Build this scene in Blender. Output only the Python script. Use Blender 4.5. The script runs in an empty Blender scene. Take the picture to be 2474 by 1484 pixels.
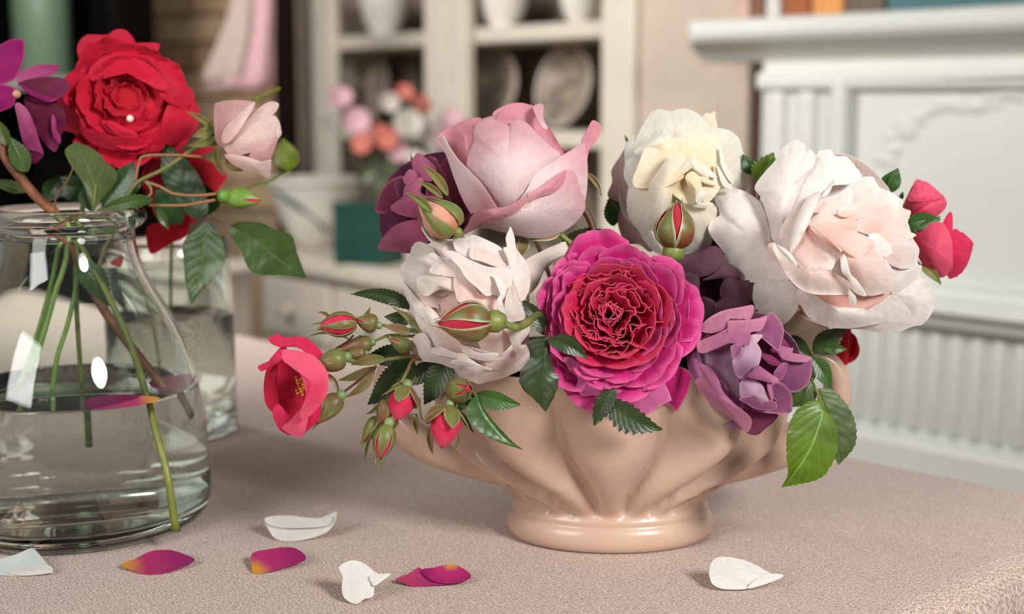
import bpy, bmesh, math, random
from math import sin, cos, pi, sqrt, atan2, radians, exp
from mathutils import Vector, Matrix, noise

scene = bpy.context.scene
COL = scene.collection
random.seed(7)

# ------------------------------------------------------------------ camera
F, CX, CY = 2474 * 50 / 36, 1237.0, 742.0
PITCH, CAMH = radians(8.3), 0.287
CAM = Vector((0, 0, CAMH))
RT = Vector((1, 0, 0)); UP = Vector((0, sin(PITCH), cos(PITCH))); FW = Vector((0, cos(PITCH), -sin(PITCH)))
cd = bpy.data.cameras.new('camera'); cam = bpy.data.objects.new('camera', cd); COL.objects.link(cam)
cam.location = CAM; cam.rotation_euler = (pi / 2 - PITCH, 0, 0)
cd.lens = 50; cd.sensor_width = 36; cd.clip_start = 0.02
cd.dof.use_dof = True; cd.dof.focus_distance = 0.84; cd.dof.aperture_fstop = 5.0
scene.camera = cam

# ------------------------------------------------------------------ light
def S(r, g, b):
    f = lambda c: (c / 255 / 12.92) if c <= 10.3 else ((c / 255 + 0.055) / 1.055) ** 2.4
    return (f(r), f(g), f(b), 1.0)

world = bpy.data.worlds.new('world'); scene.world = world; world.use_nodes = True
bg = world.node_tree.nodes['Background']; bg.inputs[0].default_value = (1.0, 0.97, 0.93, 1); bg.inputs[1].default_value = 0.125

def area(name, loc, target, size, energy, col, shape='DISK', sy=None):
    l = bpy.data.lights.new(name, 'AREA'); l.shape = shape; l.size = size; l.energy = energy; l.color = col
    if sy: l.size_y = sy
    o = bpy.data.objects.new(name, l); COL.objects.link(o); o.location = loc
    o.rotation_euler = (Vector(target) - Vector(loc)).to_track_quat('-Z', 'Y').to_euler()
    return o
area('studio_lamp', (0.92, -0.36, 0.92), (0.0, 0.95, 0.10), 0.46, 19.5, (1.0, 0.978, 0.955))
area('window_light', (-1.3, -0.7, 1.0), (0.0, 1.0, 0.05), 0.9, 15, (1.0, 0.985, 0.96), 'RECTANGLE', 1.0)
area('back_fill_light', (-0.87, 1.78, 0.95), (0.05, 2.95, 0.62), 0.34, 19, (1.0, 0.985, 0.97), 'RECTANGLE', 0.6)  # added fill, no source seen: brightens the dresser and brick wall
scene.view_settings.view_transform = 'Standard'; scene.view_settings.look = 'None'
scene.view_settings.gamma = 1.0; scene.view_settings.use_curve_mapping = False
scene.view_settings.exposure = 0.6

# ------------------------------------------------------------------ pixel helpers (photograph pixels to places in the room)
def W(px, py, Z):
    return CAM + RT * ((px - CX) / F * Z) - UP * ((py - CY) / F * Z) + FW * Z
def ray(px, py):
    return (RT * ((px - CX) / F) - UP * ((py - CY) / F) + FW)
def on_z(px, py, z=0.0):
    r = ray(px, py); k = (z - CAMH) / r.z
    return CAM + r * k

# ------------------------------------------------------------------ objects
def origin(o):
    v = Vector((0, 0, 0))
    while o is not None:
        v += o.location; o = o.parent
    return v
def thing(name, label, cat, loc=(0, 0, 0), rz=0, group=None):
    o = bpy.data.objects.new(name, None); COL.objects.link(o); o.location = loc; o.rotation_euler = (0, 0, rz)
    o.empty_display_size = 0.01
    return tag(o, label, cat, group)
def tag(o, label, cat, group=None):
    o['label'] = label; o['category'] = cat
    if group: o['group'] = group
    return o
def structure(o):
    o['kind'] = 'structure'; return o
def mk(name, verts, faces, mat, parent=None, uv=None, att=None, solid=0, local=False, smooth=True, bev=0, shift=0.0):
    off = Vector((0, 0, 0)) if (local or parent is None) else origin(parent)
    me = bpy.data.meshes.new(name)
    me.from_pydata([Vector(v) - off for v in verts], [], faces); me.update()
    if uv:
        l = me.uv_layers.new(name='UVMap')
        for lp in me.loops: l.data[lp.index].uv = uv[lp.vertex_index]
    if att:
        for k, vals in att.items():
            a = me.attributes.new(k, 'FLOAT', 'POINT'); a.data.foreach_set('value', vals)
    if smooth: me.shade_smooth()
    me.materials.append(mat)
    o = bpy.data.objects.new(name, me); COL.objects.link(o)
    if parent is not None: o.parent = parent
    if solid:
        m = o.modifiers.new('solid', 'SOLIDIFY'); m.thickness = solid; m.offset = shift
        m = o.modifiers.new('split', 'EDGE_SPLIT'); m.split_angle = radians(55)
    if bev:
        m = o.modifiers.new('bevel', 'BEVEL'); m.width = bev; m.segments = 2; m.limit_method = 'ANGLE'
    return o
def box(name, a, b, mat, parent=None, bev=0.003, local=True):
    (x0, y0, z0), (x1, y1, z1) = a, b
    v = [(x0, y0, z0), (x1, y0, z0), (x1, y1, z0), (x0, y1, z0), (x0, y0, z1), (x1, y0, z1), (x1, y1, z1), (x0, y1, z1)]
    f = [(0, 3, 2, 1), (4, 5, 6, 7), (0, 1, 5, 4), (1, 2, 6, 5), (2, 3, 7, 6), (3, 0, 4, 7)]
    return mk(name, v, f, mat, parent, smooth=False, bev=bev, local=local)

def cr(pts, t, closed=False):
    """Catmull-Rom through tuples; t runs 0..len-1 (0..len when closed)."""
    n = len(pts); i = int(math.floor(t)); f = t - i
    if closed:
        p0, p1, p2, p3 = (pts[(i + k - 1) % n] for k in range(4))
    else:
        if i >= n - 1: i, f = n - 2, 1.0
        p1, p2 = pts[i], pts[i + 1]
        p0 = pts[i - 1] if i > 0 else tuple(2 * a - b for a, b in zip(p1, p2))
        p3 = pts[i + 2] if i + 2 < n else tuple(2 * b - a for a, b in zip(p1, p2))
    f2, f3 = f * f, f * f * f
    return tuple(0.5 * (2 * b + (c - a) * f + (2 * a - 5 * b + 4 * c - d) * f2 + (3 * b - a - 3 * c + d) * f3)
                 for a, b, c, d in zip(p0, p1, p2, p3))
def curve(pts, n):
    return [cr(pts, (len(pts) - 1) * i / (n - 1)) for i in range(n)]

def tube(name, pts, radii, mat, parent=None, n=8, m=None, cap=True):
    m = m or max(6, len(pts) * 5)
    P = [Vector(p) for p in curve([tuple(p) for p in pts], m)]
    rr = radii if isinstance(radii, (list, tuple)) else [radii, radii]
    Rr = [cr([(r,) for r in rr], (len(rr) - 1) * i / (m - 1))[0] for i in range(m)]
    V, Fc, UV = [], [], []
    up = Vector((0.13, 0.31, 0.94)); x = None
    for i, p in enumerate(P):
        d = (P[min(i + 1, m - 1)] - P[max(i - 1, 0)]).normalized()
        x = (up - d * up.dot(d)) if x is None else (x - d * x.dot(d))
        if x.length < 1e-5: x = Vector((1, 0, 0)) - d * d.x
        x.normalize(); y = d.cross(x)
        for k in range(n):
            a = 2 * pi * k / n
            V.append(p + (x * cos(a) + y * sin(a)) * Rr[i]); UV.append((k / n, i / m))
    for i in range(m - 1):
        for k in range(n):
            Fc.append((i * n + k, i * n + (k + 1) % n, (i + 1) * n + (k + 1) % n, (i + 1) * n + k))
    if cap:
        Fc.append(tuple(range(n - 1, -1, -1))); Fc.append(tuple((m - 1) * n + k for k in range(n)))
    return mk(name, V, Fc, mat, parent, uv=UV)

def lathe(name, prof, mat, parent=None, n=64, frame=None, fn=None, local=True, closed=False, solid=0):
    """prof: (r, z); frame: Matrix; fn(theta, z, r) gives a changed (x, y)."""
    V, Fc = [], []; m = len(prof)
    for r, z in prof:
        for k in range(n):
            a = 2 * pi * k / n
            x, y = fn(a, z, r) if fn else (r * cos(a), r * sin(a))
            v = Vector((x, y, z)); V.append(frame @ v if frame else v)
    for i in range(m - 1 + (1 if closed else 0)):
        j = (i + 1) % m
        for k in range(n):
            Fc.append((i * n + k, i * n + (k + 1) % n, j * n + (k + 1) % n, j * n + k))
    if not closed:
        if prof[0][0] > 0: Fc.append(tuple(range(n - 1, -1, -1)))
        if prof[-1][0] > 0: Fc.append(tuple((m - 1) * n + k for k in range(n)))
    return mk(name, V, Fc, mat, parent, local=local if frame is None else False, solid=solid)

def frame_of(p, axis, hint=Vector((0.2, 0.1, 1))):
    z = axis.normalized(); x = hint - z * hint.dot(z)
    if x.length < 1e-4: x = Vector((1, 0, 0)) - z * z.x
    x.normalize(); y = z.cross(x)
    M = Matrix((x, y, z)).transposed().to_4x4(); M.translation = p
    return M

# ------------------------------------------------------------------ materials
def new_mat(name):
    m = bpy.data.materials.new(name); m.use_nodes = True
    return m, m.node_tree, m.node_tree.nodes['Principled BSDF']
def link(nt, a, b): nt.links.new(a, b)
def N(nt, t, **kw):
    n = nt.nodes.new(t)
    for k, v in kw.items(): setattr(n, k, v)
    return n
def ramp(nt, stops):
    r = N(nt, 'ShaderNodeValToRGB'); e = r.color_ramp.elements
    while len(e) < len(stops): e.new(0.5)
    for q, (p, c) in zip(e, stops): q.position = p; q.color = c
    return r
def math_(nt, op, a, b=None, c=None):
    n = N(nt, 'ShaderNodeMath', operation=op)
    for i, v in enumerate((a, b, c)):
        if v is None: continue
        if hasattr(v, 'is_output') or hasattr(v, 'links'): link(nt, v, n.inputs[i])
        else: n.inputs[i].default_value = v
    return n.outputs[0]
def mixc(nt, fac, a, b, mode='MIX'):
    n = N(nt, 'ShaderNodeMix', data_type='RGBA', blend_type=mode)
    for s, v in ((n.inputs[0], fac), (n.inputs[6], a), (n.inputs[7], b)):
        if hasattr(v, 'links'): link(nt, v, s)
        else: s.default_value = v
    return n.outputs[2]

def plain(name, col, rough=0.5, var=0.06, scale=30, bump=0.0, spec=0.5, metal=0, coat=0):
    m, nt, p = new_mat(name)
    tc = N(nt, 'ShaderNodeTexCoord'); ns = N(nt, 'ShaderNodeTexNoise'); ns.inputs['Scale'].default_value = scale; ns.inputs['Detail'].default_value = 5
    link(nt, tc.outputs['Object'], ns.inputs['Vector'])
    r = ramp(nt, [(0.3, tuple(c * (1 - var) for c in col[:3]) + (1,)), (0.7, tuple(min(1, c * (1 + var)) for c in col[:3]) + (1,))])
    link(nt, ns.outputs['Fac'], r.inputs[0]); link(nt, r.outputs[0], p.inputs['Base Color'])
    p.inputs['Roughness'].default_value = rough; p.inputs['Specular IOR Level'].default_value = spec; p.inputs['Metallic'].default_value = metal
    p.inputs['Coat Weight'].default_value = coat
    if bump:
        b = N(nt, 'ShaderNodeBump'); b.inputs['Strength'].default_value = bump; b.inputs['Distance'].default_value = 0.002
        link(nt, ns.outputs['Fac'], b.inputs['Height']); link(nt, b.outputs[0], p.inputs['Normal'])
    return m

def petal_mat(name, base, mid, edge, rim=None, trans=0.28, rough=0.62, pos=(0.0, 0.5, 1.0), streak=0.10, spot=None):
    m, nt, p = new_mat(name)
    ab = N(nt, 'ShaderNodeAttribute', attribute_name='b'); at = N(nt, 'ShaderNodeAttribute', attribute_name='t')
    uvn = N(nt, 'ShaderNodeUVMap', uv_map='UVMap')
    mp = N(nt, 'ShaderNodeMapping'); mp.inputs['Scale'].default_value = (26, 2.2, 1); link(nt, uvn.outputs[0], mp.inputs[0])
    ns = N(nt, 'ShaderNodeTexNoise'); ns.inputs['Scale'].default_value = 2.0; ns.inputs['Detail'].default_value = 4
    link(nt, mp.outputs[0], ns.inputs['Vector'])
    tc = N(nt, 'ShaderNodeTexCoord'); n2 = N(nt, 'ShaderNodeTexNoise'); n2.inputs['Scale'].default_value = 55; n2.inputs['Detail'].default_value = 3
    link(nt, tc.outputs['Object'], n2.inputs['Vector'])
    bb = math_(nt, 'ADD', ab.outputs['Fac'], math_(nt, 'MULTIPLY', math_(nt, 'SUBTRACT', n2.outputs['Fac'], 0.5), 0.35))
    r = ramp(nt, [(pos[0], base), (pos[1], mid), (pos[2], edge)]); r.color_ramp.interpolation = 'EASE'
    link(nt, bb, r.inputs[0])
    col = r.outputs[0]
    if rim:
        mr = N(nt, 'ShaderNodeMapRange'); mr.inputs['From Min'].default_value = 0.86; mr.inputs['From Max'].default_value = 1.0
        link(nt, at.outputs['Fac'], mr.inputs['Value']); col = mixc(nt, mr.outputs[0], col, rim)
    if spot:
        mr = N(nt, 'ShaderNodeMapRange'); mr.inputs['From Min'].default_value = 0.62; mr.inputs['From Max'].default_value = 0.72
        link(nt, n2.outputs['Fac'], mr.inputs['Value']); col = mixc(nt, mr.outputs[0], col, spot)
    g = N(nt, 'ShaderNodeMapRange'); g.inputs['From Min'].default_value = 0.25; g.inputs['From Max'].default_value = 0.75
    g.inputs['To Min'].default_value = 1 - streak; g.inputs['To Max'].default_value = 1 + streak * 0.5
    link(nt, ns.outputs['Fac'], g.inputs['Value'])
    v = N(nt, 'ShaderNodeHueSaturation'); link(nt, g.outputs[0], v.inputs['Value']); link(nt, col, v.inputs['Color'])
    col = v.outputs[0]
    link(nt, col, p.inputs['Base Color']); p.inputs['Roughness'].default_value = rough; p.inputs['Specular IOR Level'].default_value = 0.28
    p.inputs['Sheen Weight'].default_value = 0.08
    b = N(nt, 'ShaderNodeBump'); b.inputs['Strength'].default_value = 0.22; b.inputs['Distance'].default_value = 0.0012
    link(nt, ns.outputs['Fac'], b.inputs['Height']); link(nt, b.outputs[0], p.inputs['Normal'])
    tr = N(nt, 'ShaderNodeBsdfTranslucent'); link(nt, col, tr.inputs['Color'])
    mx = N(nt, 'ShaderNodeMixShader'); mx.inputs[0].default_value = trans
    link(nt, p.outputs[0], mx.inputs[1]); link(nt, tr.outputs[0], mx.inputs[2])
    link(nt, mx.outputs[0], nt.nodes['Material Output'].inputs[0])
    return m

def leaf_mat(name, col, vein, rough=0.36, trans=0.22, edge=None, spec=0.5):
    m, nt, p = new_mat(name)
    uvn = N(nt, 'ShaderNodeUVMap', uv_map='UVMap'); sp = N(nt, 'ShaderNodeSeparateXYZ'); link(nt, uvn.outputs[0], sp.inputs[0])
    a = math_(nt, 'ABSOLUTE', sp.outputs[0])
    fr = math_(nt, 'FRACT', math_(nt, 'SUBTRACT', math_(nt, 'MULTIPLY', sp.outputs[1], 9.0), math_(nt, 'MULTIPLY', a, 2.3)))
    ln = math_(nt, 'ABSOLUTE', math_(nt, 'SUBTRACT', fr, 0.5))            # 0 on the side veins, .5 between
    sv = N(nt, 'ShaderNodeMapRange'); sv.inputs['From Min'].default_value = 0.0; sv.inputs['From Max'].default_value = 0.10
    sv.inputs['To Min'].default_value = 1; sv.inputs['To Max'].default_value = 0; link(nt, ln, sv.inputs['Value'])
    mr = N(nt, 'ShaderNodeMapRange'); mr.inputs['From Min'].default_value = 0.02; mr.inputs['From Max'].default_value = 0.06
    mr.inputs['To Min'].default_value = 1; mr.inputs['To Max'].default_value = 0; link(nt, a, mr.inputs['Value'])
    tc = N(nt, 'ShaderNodeTexCoord'); ns = N(nt, 'ShaderNodeTexNoise'); ns.inputs['Scale'].default_value = 70; ns.inputs['Detail'].default_value = 4
    link(nt, tc.outputs['Object'], ns.inputs['Vector'])
    r = ramp(nt, [(0.3, tuple(c * 0.72 for c in col[:3]) + (1,)), (0.7, tuple(c * 1.25 for c in col[:3]) + (1,))]); link(nt, ns.outputs['Fac'], r.inputs[0])
    c = mixc(nt, math_(nt, 'MULTIPLY', sv.outputs[0], 0.13), r.outputs[0], vein)
    c = mixc(nt, math_(nt, 'MULTIPLY', mr.outputs[0], 0.55), c, vein)
    if edge:
        me = N(nt, 'ShaderNodeMapRange'); me.inputs['From Min'].default_value = 0.8; me.inputs['From Max'].default_value = 1.0
        link(nt, a, me.inputs['Value']); c = mixc(nt, math_(nt, 'MULTIPLY', me.outputs[0], 0.75), c, edge)
    link(nt, c, p.inputs['Base Color']); p.inputs['Roughness'].default_value = rough; p.inputs['Specular IOR Level'].default_value = spec
    h = math_(nt, 'ADD', math_(nt, 'POWER', math_(nt, 'MULTIPLY', ln, 2.0), 0.5), math_(nt, 'MULTIPLY', ns.outputs['Fac'], 0.5))
    b = N(nt, 'ShaderNodeBump'); b.inputs['Strength'].default_value = 0.11; b.inputs['Distance'].default_value = 0.0010
    link(nt, h, b.inputs['Height']); link(nt, b.outputs[0], p.inputs['Normal'])
    tr = N(nt, 'ShaderNodeBsdfTranslucent'); link(nt, c, tr.inputs['Color'])
    mx = N(nt, 'ShaderNodeMixShader'); mx.inputs[0].default_value = trans
    link(nt, p.outputs[0], mx.inputs[1]); link(nt, tr.outputs[0], mx.inputs[2])
    link(nt, mx.outputs[0], nt.nodes['Material Output'].inputs[0])
    return m

def two_tone(name, a, b, scale=60, rough=0.45, lo=0.42, hi=0.58):
    m, nt, p = new_mat(name)
    tc = N(nt, 'ShaderNodeTexCoord'); ns = N(nt, 'ShaderNodeTexNoise'); ns.inputs['Scale'].default_value = scale; ns.inputs['Detail'].default_value = 4
    link(nt, tc.outputs['Object'], ns.inputs['Vector']); r = ramp(nt, [(lo, a), (hi, b)]); link(nt, ns.outputs['Fac'], r.inputs[0])
    link(nt, r.outputs[0], p.inputs['Base Color']); p.inputs['Roughness'].default_value = rough
    bp = N(nt, 'ShaderNodeBump'); bp.inputs['Strength'].default_value = 0.25; bp.inputs['Distance'].default_value = 0.0008
    link(nt, ns.outputs['Fac'], bp.inputs['Height']); link(nt, bp.outputs[0], p.inputs['Normal'])
    return m

def sepal_mat(name, a, b_, edge):
    m, nt, p = new_mat(name)
    tc = N(nt, 'ShaderNodeTexCoord'); ns = N(nt, 'ShaderNodeTexNoise'); ns.inputs['Scale'].default_value = 75; ns.inputs['Detail'].default_value = 3
    link(nt, tc.outputs['Object'], ns.inputs['Vector']); r = ramp(nt, [(0.36, a), (0.62, b_)]); link(nt, ns.outputs['Fac'], r.inputs[0])
    at = N(nt, 'ShaderNodeAttribute', attribute_name='t'); me = N(nt, 'ShaderNodeMapRange'); me.inputs['From Min'].default_value = 0.72; me.inputs['From Max'].default_value = 1.0
    link(nt, at.outputs['Fac'], me.inputs['Value']); c = mixc(nt, math_(nt, 'MULTIPLY', me.outputs[0], 0.8), r.outputs[0], edge)
    n2 = N(nt, 'ShaderNodeTexNoise'); n2.inputs['Scale'].default_value = 500; link(nt, tc.outputs['Object'], n2.inputs['Vector'])
    bp = N(nt, 'ShaderNodeBump'); bp.inputs['Strength'].default_value = 0.3; bp.inputs['Distance'].default_value = 0.0006
    link(nt, n2.outputs['Fac'], bp.inputs['Height']); link(nt, bp.outputs[0], p.inputs['Normal'])
    link(nt, c, p.inputs['Base Color']); p.inputs['Roughness'].default_value = 0.42; p.inputs['Specular IOR Level'].default_value = 0.4
    return m

def glass(name, col, ior=1.5, rough=0.0):
    m, nt, p = new_mat(name)
    tc = N(nt, 'ShaderNodeTexCoord'); ns = N(nt, 'ShaderNodeTexNoise'); ns.inputs['Scale'].default_value = 14; ns.inputs['Detail'].default_value = 1
    link(nt, tc.outputs['Object'], ns.inputs['Vector'])
    bp = N(nt, 'ShaderNodeBump'); bp.inputs['Strength'].default_value = 0.06; bp.inputs['Distance'].default_value = 0.002
    link(nt, ns.outputs['Fac'], bp.inputs['Height']); link(nt, bp.outputs[0], p.inputs['Normal'])
    p.inputs['Base Color'].default_value = col; p.inputs['Transmission Weight'].default_value = 1; p.inputs['IOR'].default_value = ior
    p.inputs['Roughness'].default_value = rough
    return m
# ------------------------------------------------------------------ flower modelling
def prs(l, fr):
    x0, y0, s = fr
    return [(x0 + l[i] / s, y0 + l[i + 1] / s) for i in range(0, len(l), 2)]

class Bloom:
    """One flower head: root Empty plus petals modelled at their own depth in front of or behind the heart of the flower."""
    def __init__(self, name, label, cat, fr, cx, cy, R, Z, group=None, root=None):
        self.fr = fr; (self.cx, self.cy), = prs([cx, cy], fr); self.R = R / fr[2]; self.Z = Z; self.s = Z / F
        self.root = root or thing(name, label, cat, W(self.cx, self.cy, Z), group=group)
        self.os = 1.0; self.n = 0; self.bx, self.by = self.cx, self.cy
    def depth(self, x, y, k):
        q2 = ((x - self.cx) ** 2 + (y - self.cy) ** 2) / self.R ** 2
        return k * self.R * (1 - 0.6 * min(q2, 1.8))
    def put(self, x, y, d):
        return W(x, y, self.Z - d * self.s)
    def blob(self, pts, o, mat, bulge=8.0, curl=0.0, k=1.0, base=None, c=None, ruff=4.0, jag=0.0, tilt=(0, 0), name='petal', parent=None, thick=0.0005, crease=0.0):
        fr = self.fr; P = prs(pts, fr); n0 = len(P); self.n += 1; seed = self.n * 7.31 + self.cx
        per = 6 if n0 < 14 else 5
        O = [cr(P, i / per, True) for i in range(n0 * per)]; n = len(O)
        if c: (ccx, ccy), = prs(c, fr)
        else: ccx = sum(p[0] for p in P) / n0; ccy = sum(p[1] for p in P) / n0
        if base: (bx, by), = prs(base, fr)
        else: bx, by = self.bx, self.by
        size = max(sqrt((x - ccx) ** 2 + (y - ccy) ** 2) for x, y in O)
        bmax = max(sqrt((x - bx) ** 2 + (y - by) ** 2) for x, y in O); bmin = 0.0
        if jag:
            O2 = []
            for i, (x, y) in enumerate(O):
                e = 1 + jag * noise.noise(Vector((x * 0.13, y * 0.13, seed))) + 0.5 * jag * noise.noise(Vector((x * 0.4, y * 0.4, seed)))
                O2.append((ccx + (x - ccx) * e, ccy + (y - ccy) * e))
            O = O2
        radii = [0.22, 0.42, 0.6, 0.74, 0.85, 0.93, 0.98, 1.0]
        V, UV, T, B, Fc = [], [], [], [], []
        def add(x, y, r):
            d = self.depth(x, y, k) + o * self.os + 0.8 * bulge * (1 - r * r) ** 1.7 + tilt[0] * (x - ccx) / 100 + tilt[1] * (y - ccy) / 100
            q = max(0.0, (r - 0.6) / 0.4); d += curl * q * q
            w = noise.noise(Vector((x * 0.022, y * 0.022, seed))) * 1.1 + noise.noise(Vector((x * 0.06, y * 0.06, seed + 9))) * 0.5 * r
            d += ruff * w * min(1.0, size / 50)
            dd = sqrt((x - bx) ** 2 + (y - by) ** 2); an = atan2(y - by, x - bx)
            if crease:
                d += crease * (0.5 - abs(((an * 3.0 + seed) % 1.0) - 0.5) * 2)
            V.append(self.put(x, y, d)); T.append(r); B.append(dd / bmax); UV.append((an / pi, dd / 100))
        add(ccx, ccy, 0.0)
        for r in radii:
            for x, y in O: add(ccx + (x - ccx) * r, ccy + (y - ccy) * r, r)
        for i in range(n): Fc.append((0, 1 + i, 1 + (i + 1) % n))
        for j in range(len(radii) - 1):
            a, b = 1 + j * n, 1 + (j + 1) * n
            for i in range(n): Fc.append((a + i, b + i, b + (i + 1) % n, a + (i + 1) % n))
        return mk(name, V, Fc, mat, parent or self.root, uv=UV, att={'t': T, 'b': B}, solid=thick)
    def strip(self, L, Rr, o, mat, bulge=6.0, k=1.0, dl=0.0, dr=0.0, name='petal', parent=None, n=18, m=8, ruff=2.0, thick=0.0005):
        """a long petal lofted between its two edges; dl and dr push an edge towards the viewer."""
        A, Bp = prs(L, self.fr), prs(Rr, self.fr); self.n += 1; seed = self.n * 3.7
        A, Bp = curve(A, n), curve(Bp, n); V, UV, T, Bb, Fc = [], [], [], [], []
        for i in range(n):
            for j in range(m + 1):
                u = j / m; x = A[i][0] * (1 - u) + Bp[i][0] * u; y = A[i][1] * (1 - u) + Bp[i][1] * u
                d = self.depth(x, y, k) + o * self.os + bulge * 4 * u * (1 - u) + dl * (1 - u) + dr * u + ruff * noise.noise(Vector((x * 0.03, y * 0.03, seed)))
                V.append(self.put(x, y, d)); UV.append((u, i / n * 2)); T.append(abs(2 * u - 1)); Bb.append(i / (n - 1))
        for i in range(n - 1):
            for j in range(m):
                a = i * (m + 1) + j; Fc.append((a, a + 1, a + m + 2, a + m + 1))
        return mk(name, V, Fc, mat, parent or self.root, uv=UV, att={'t': T, 'b': Bb}, solid=thick)
    def axes(self, fx=0.0, fy=0.0):
        """frame at the heart; z looks to the viewer leaning fx right and fy up"""
        c = W(self.cx, self.cy, self.Z); z = ((CAM - c).normalized() + RT * fx + UP * fy).normalized()
        x = (RT - z * RT.dot(z)).normalized(); y = z.cross(x)
        M = Matrix((x, y, z)).transposed().to_4x4(); M.translation = c
        return M
    def ring(self, M, n, r0, r1, h0, h1, w, mat, cup=0.6, ruff=0.05, bow=0.0, ph=0.0, jit=0.12, sx=1.0, sy=1.0, fold=0.0, nu=11, nv=10, name='petal', thick=0.00045, tipcurl=0.0, cx=0.0, cy=0.0, fine=0.6):
        """n petals round the axis of M; sizes in pixels of the photograph. r radius, h height along the axis, w half width."""
        s = self.s; rnd = random.Random(int(self.cx * 13 + n * 101 + r1 * 7 + ph * 50))
        for q in range(n):
            self.n += 1; a0 = ph + 2 * pi * (q + rnd.uniform(-jit, jit)) / n; k = 1 + rnd.uniform(-jit, jit)
            R0, R1, H0, H1 = r0, r1 * k, h0 + rnd.uniform(-3, 3), h1 + rnd.uniform(-jit, jit) * 40
            ww = w * (1 + rnd.uniform(-jit, jit)); sd = rnd.uniform(0, 99)
            V, UV, T, B, Fc = [], [], [], [], []
            for i in range(nv + 1):
                for j in range(nu + 1):
                    u = 2 * j / nu - 1; v0 = i / nv; v = v0 * (1 - 0.22 * u * u * v0)
                    half = ww * (0.22 + 0.78 * sin(pi / 2 * min(1, v * 1.15) ** 0.8))
                    rho = R0 + (R1 - R0) * v; hh = H0 + (H1 - H0) * v + bow * 4 * v * (1 - v) + tipcurl * max(0, v - 0.6) ** 2 * 6
                    lat = u * half; rho2 = rho + fold * abs(u) * v
                    inw = cup * lat * lat / (2 * max(R1, half))
                    wob = ruff * ww * v * v * (noise.noise(Vector((u * 2.6 + sd, v * 2.0, sd))) * 1.6 + fine * noise.noise(Vector((u * 6.0 + sd, v * 3, sd))))
                    rad = rho2 - inw + wob * (0.7 if abs(H1 - H0) > abs(R1 - R0) else 0.15)
                    z = hh + inw * (0.5 if H1 >= H0 else 0.2) + wob * (0.15 if abs(H1 - H0) > abs(R1 - R0) else 0.9)
                    x = rad * cos(a0) - lat * sin(a0); y = rad * sin(a0) + lat * cos(a0)
                    V.append(M @ Vector(((x * sx + cx) * s, (y * sy + cy) * s, z * s)))
                    UV.append((u * 0.4, v)); T.append(max(abs(u), v0)); B.append(v0)
            for i in range(nv):
                for j in range(nu):
                    a = i * (nu + 1) + j; Fc.append((a, a + 1, a + nu + 2, a + nu + 1))
            mk(name, V, Fc, mat, self.root, uv=UV, att={'t': T, 'b': B}, solid=thick)
    def back(self, mat_petal, mat_green, fx=0, fy=0, to=None, r=0.86, stem_r=5, mid=None, n=6, stem_mat=None):
        """back petals, green hip and the stem down to the water; seen only from the side"""
        M = self.axes(fx, fy); R = self.R
        self.ring(M, n, R * 0.08, R * r, -R * 0.5, R * 0.02, R * 0.62, mat_petal, cup=0.9, ruff=0.04, bow=-R * 0.12, ph=0.4)
        hip = [(0.0, -R * 0.62), (R * 0.10, -R * 0.60), (R * 0.13, -R * 0.52), (R * 0.11, -R * 0.44), (0, -R * 0.42)]
        lathe('hip', [(a * self.s, b * self.s) for a, b in hip], mat_green, self.root, n=12, frame=M)
        for q in range(5):
            a = q * 2 * pi / 5; V, Fc, UV = [], [], []
            for i in range(9):
                v = i / 8; w_ = R * 0.13 * sin(pi * (0.12 + 0.88 * (1 - v))) ; rr = R * (0.1 + 0.5 * v); hz = -R * 0.5 - R * 0.1 * v * (1 - v) * 4 - R * 0.12 * v
                for u in (-1, 0, 1):
                    V.append(M @ Vector(((rr * cos(a) - u * w_ * sin(a)) * self.s, (rr * sin(a) + u * w_ * cos(a)) * self.s, (hz + 3 * abs(u)) * self.s))); UV.append((u, v))
            for i in range(8):
                for j in range(2): b = i * 3 + j; Fc.append((b, b + 1, b + 4, b + 3))
            mk('sepal', V, Fc, mat_green, self.root, uv=UV, solid=0.0006)
        if to is not None:
            a = M @ Vector((0, 0, -R * 0.6 * self.s)); b = Vector(to); md = Vector(mid) if mid else (a + b) / 2 + Vector((0, 0.02, 0.015))
            b2 = a + (M.to_3x3() @ Vector((0, 0, -1))) * R * 0.35 * self.s
            tube('stem', [a, b2, md, b], [stem_r * self.s] * 2, stem_mat or mat_green, self.root, n=8, m=22)

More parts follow.
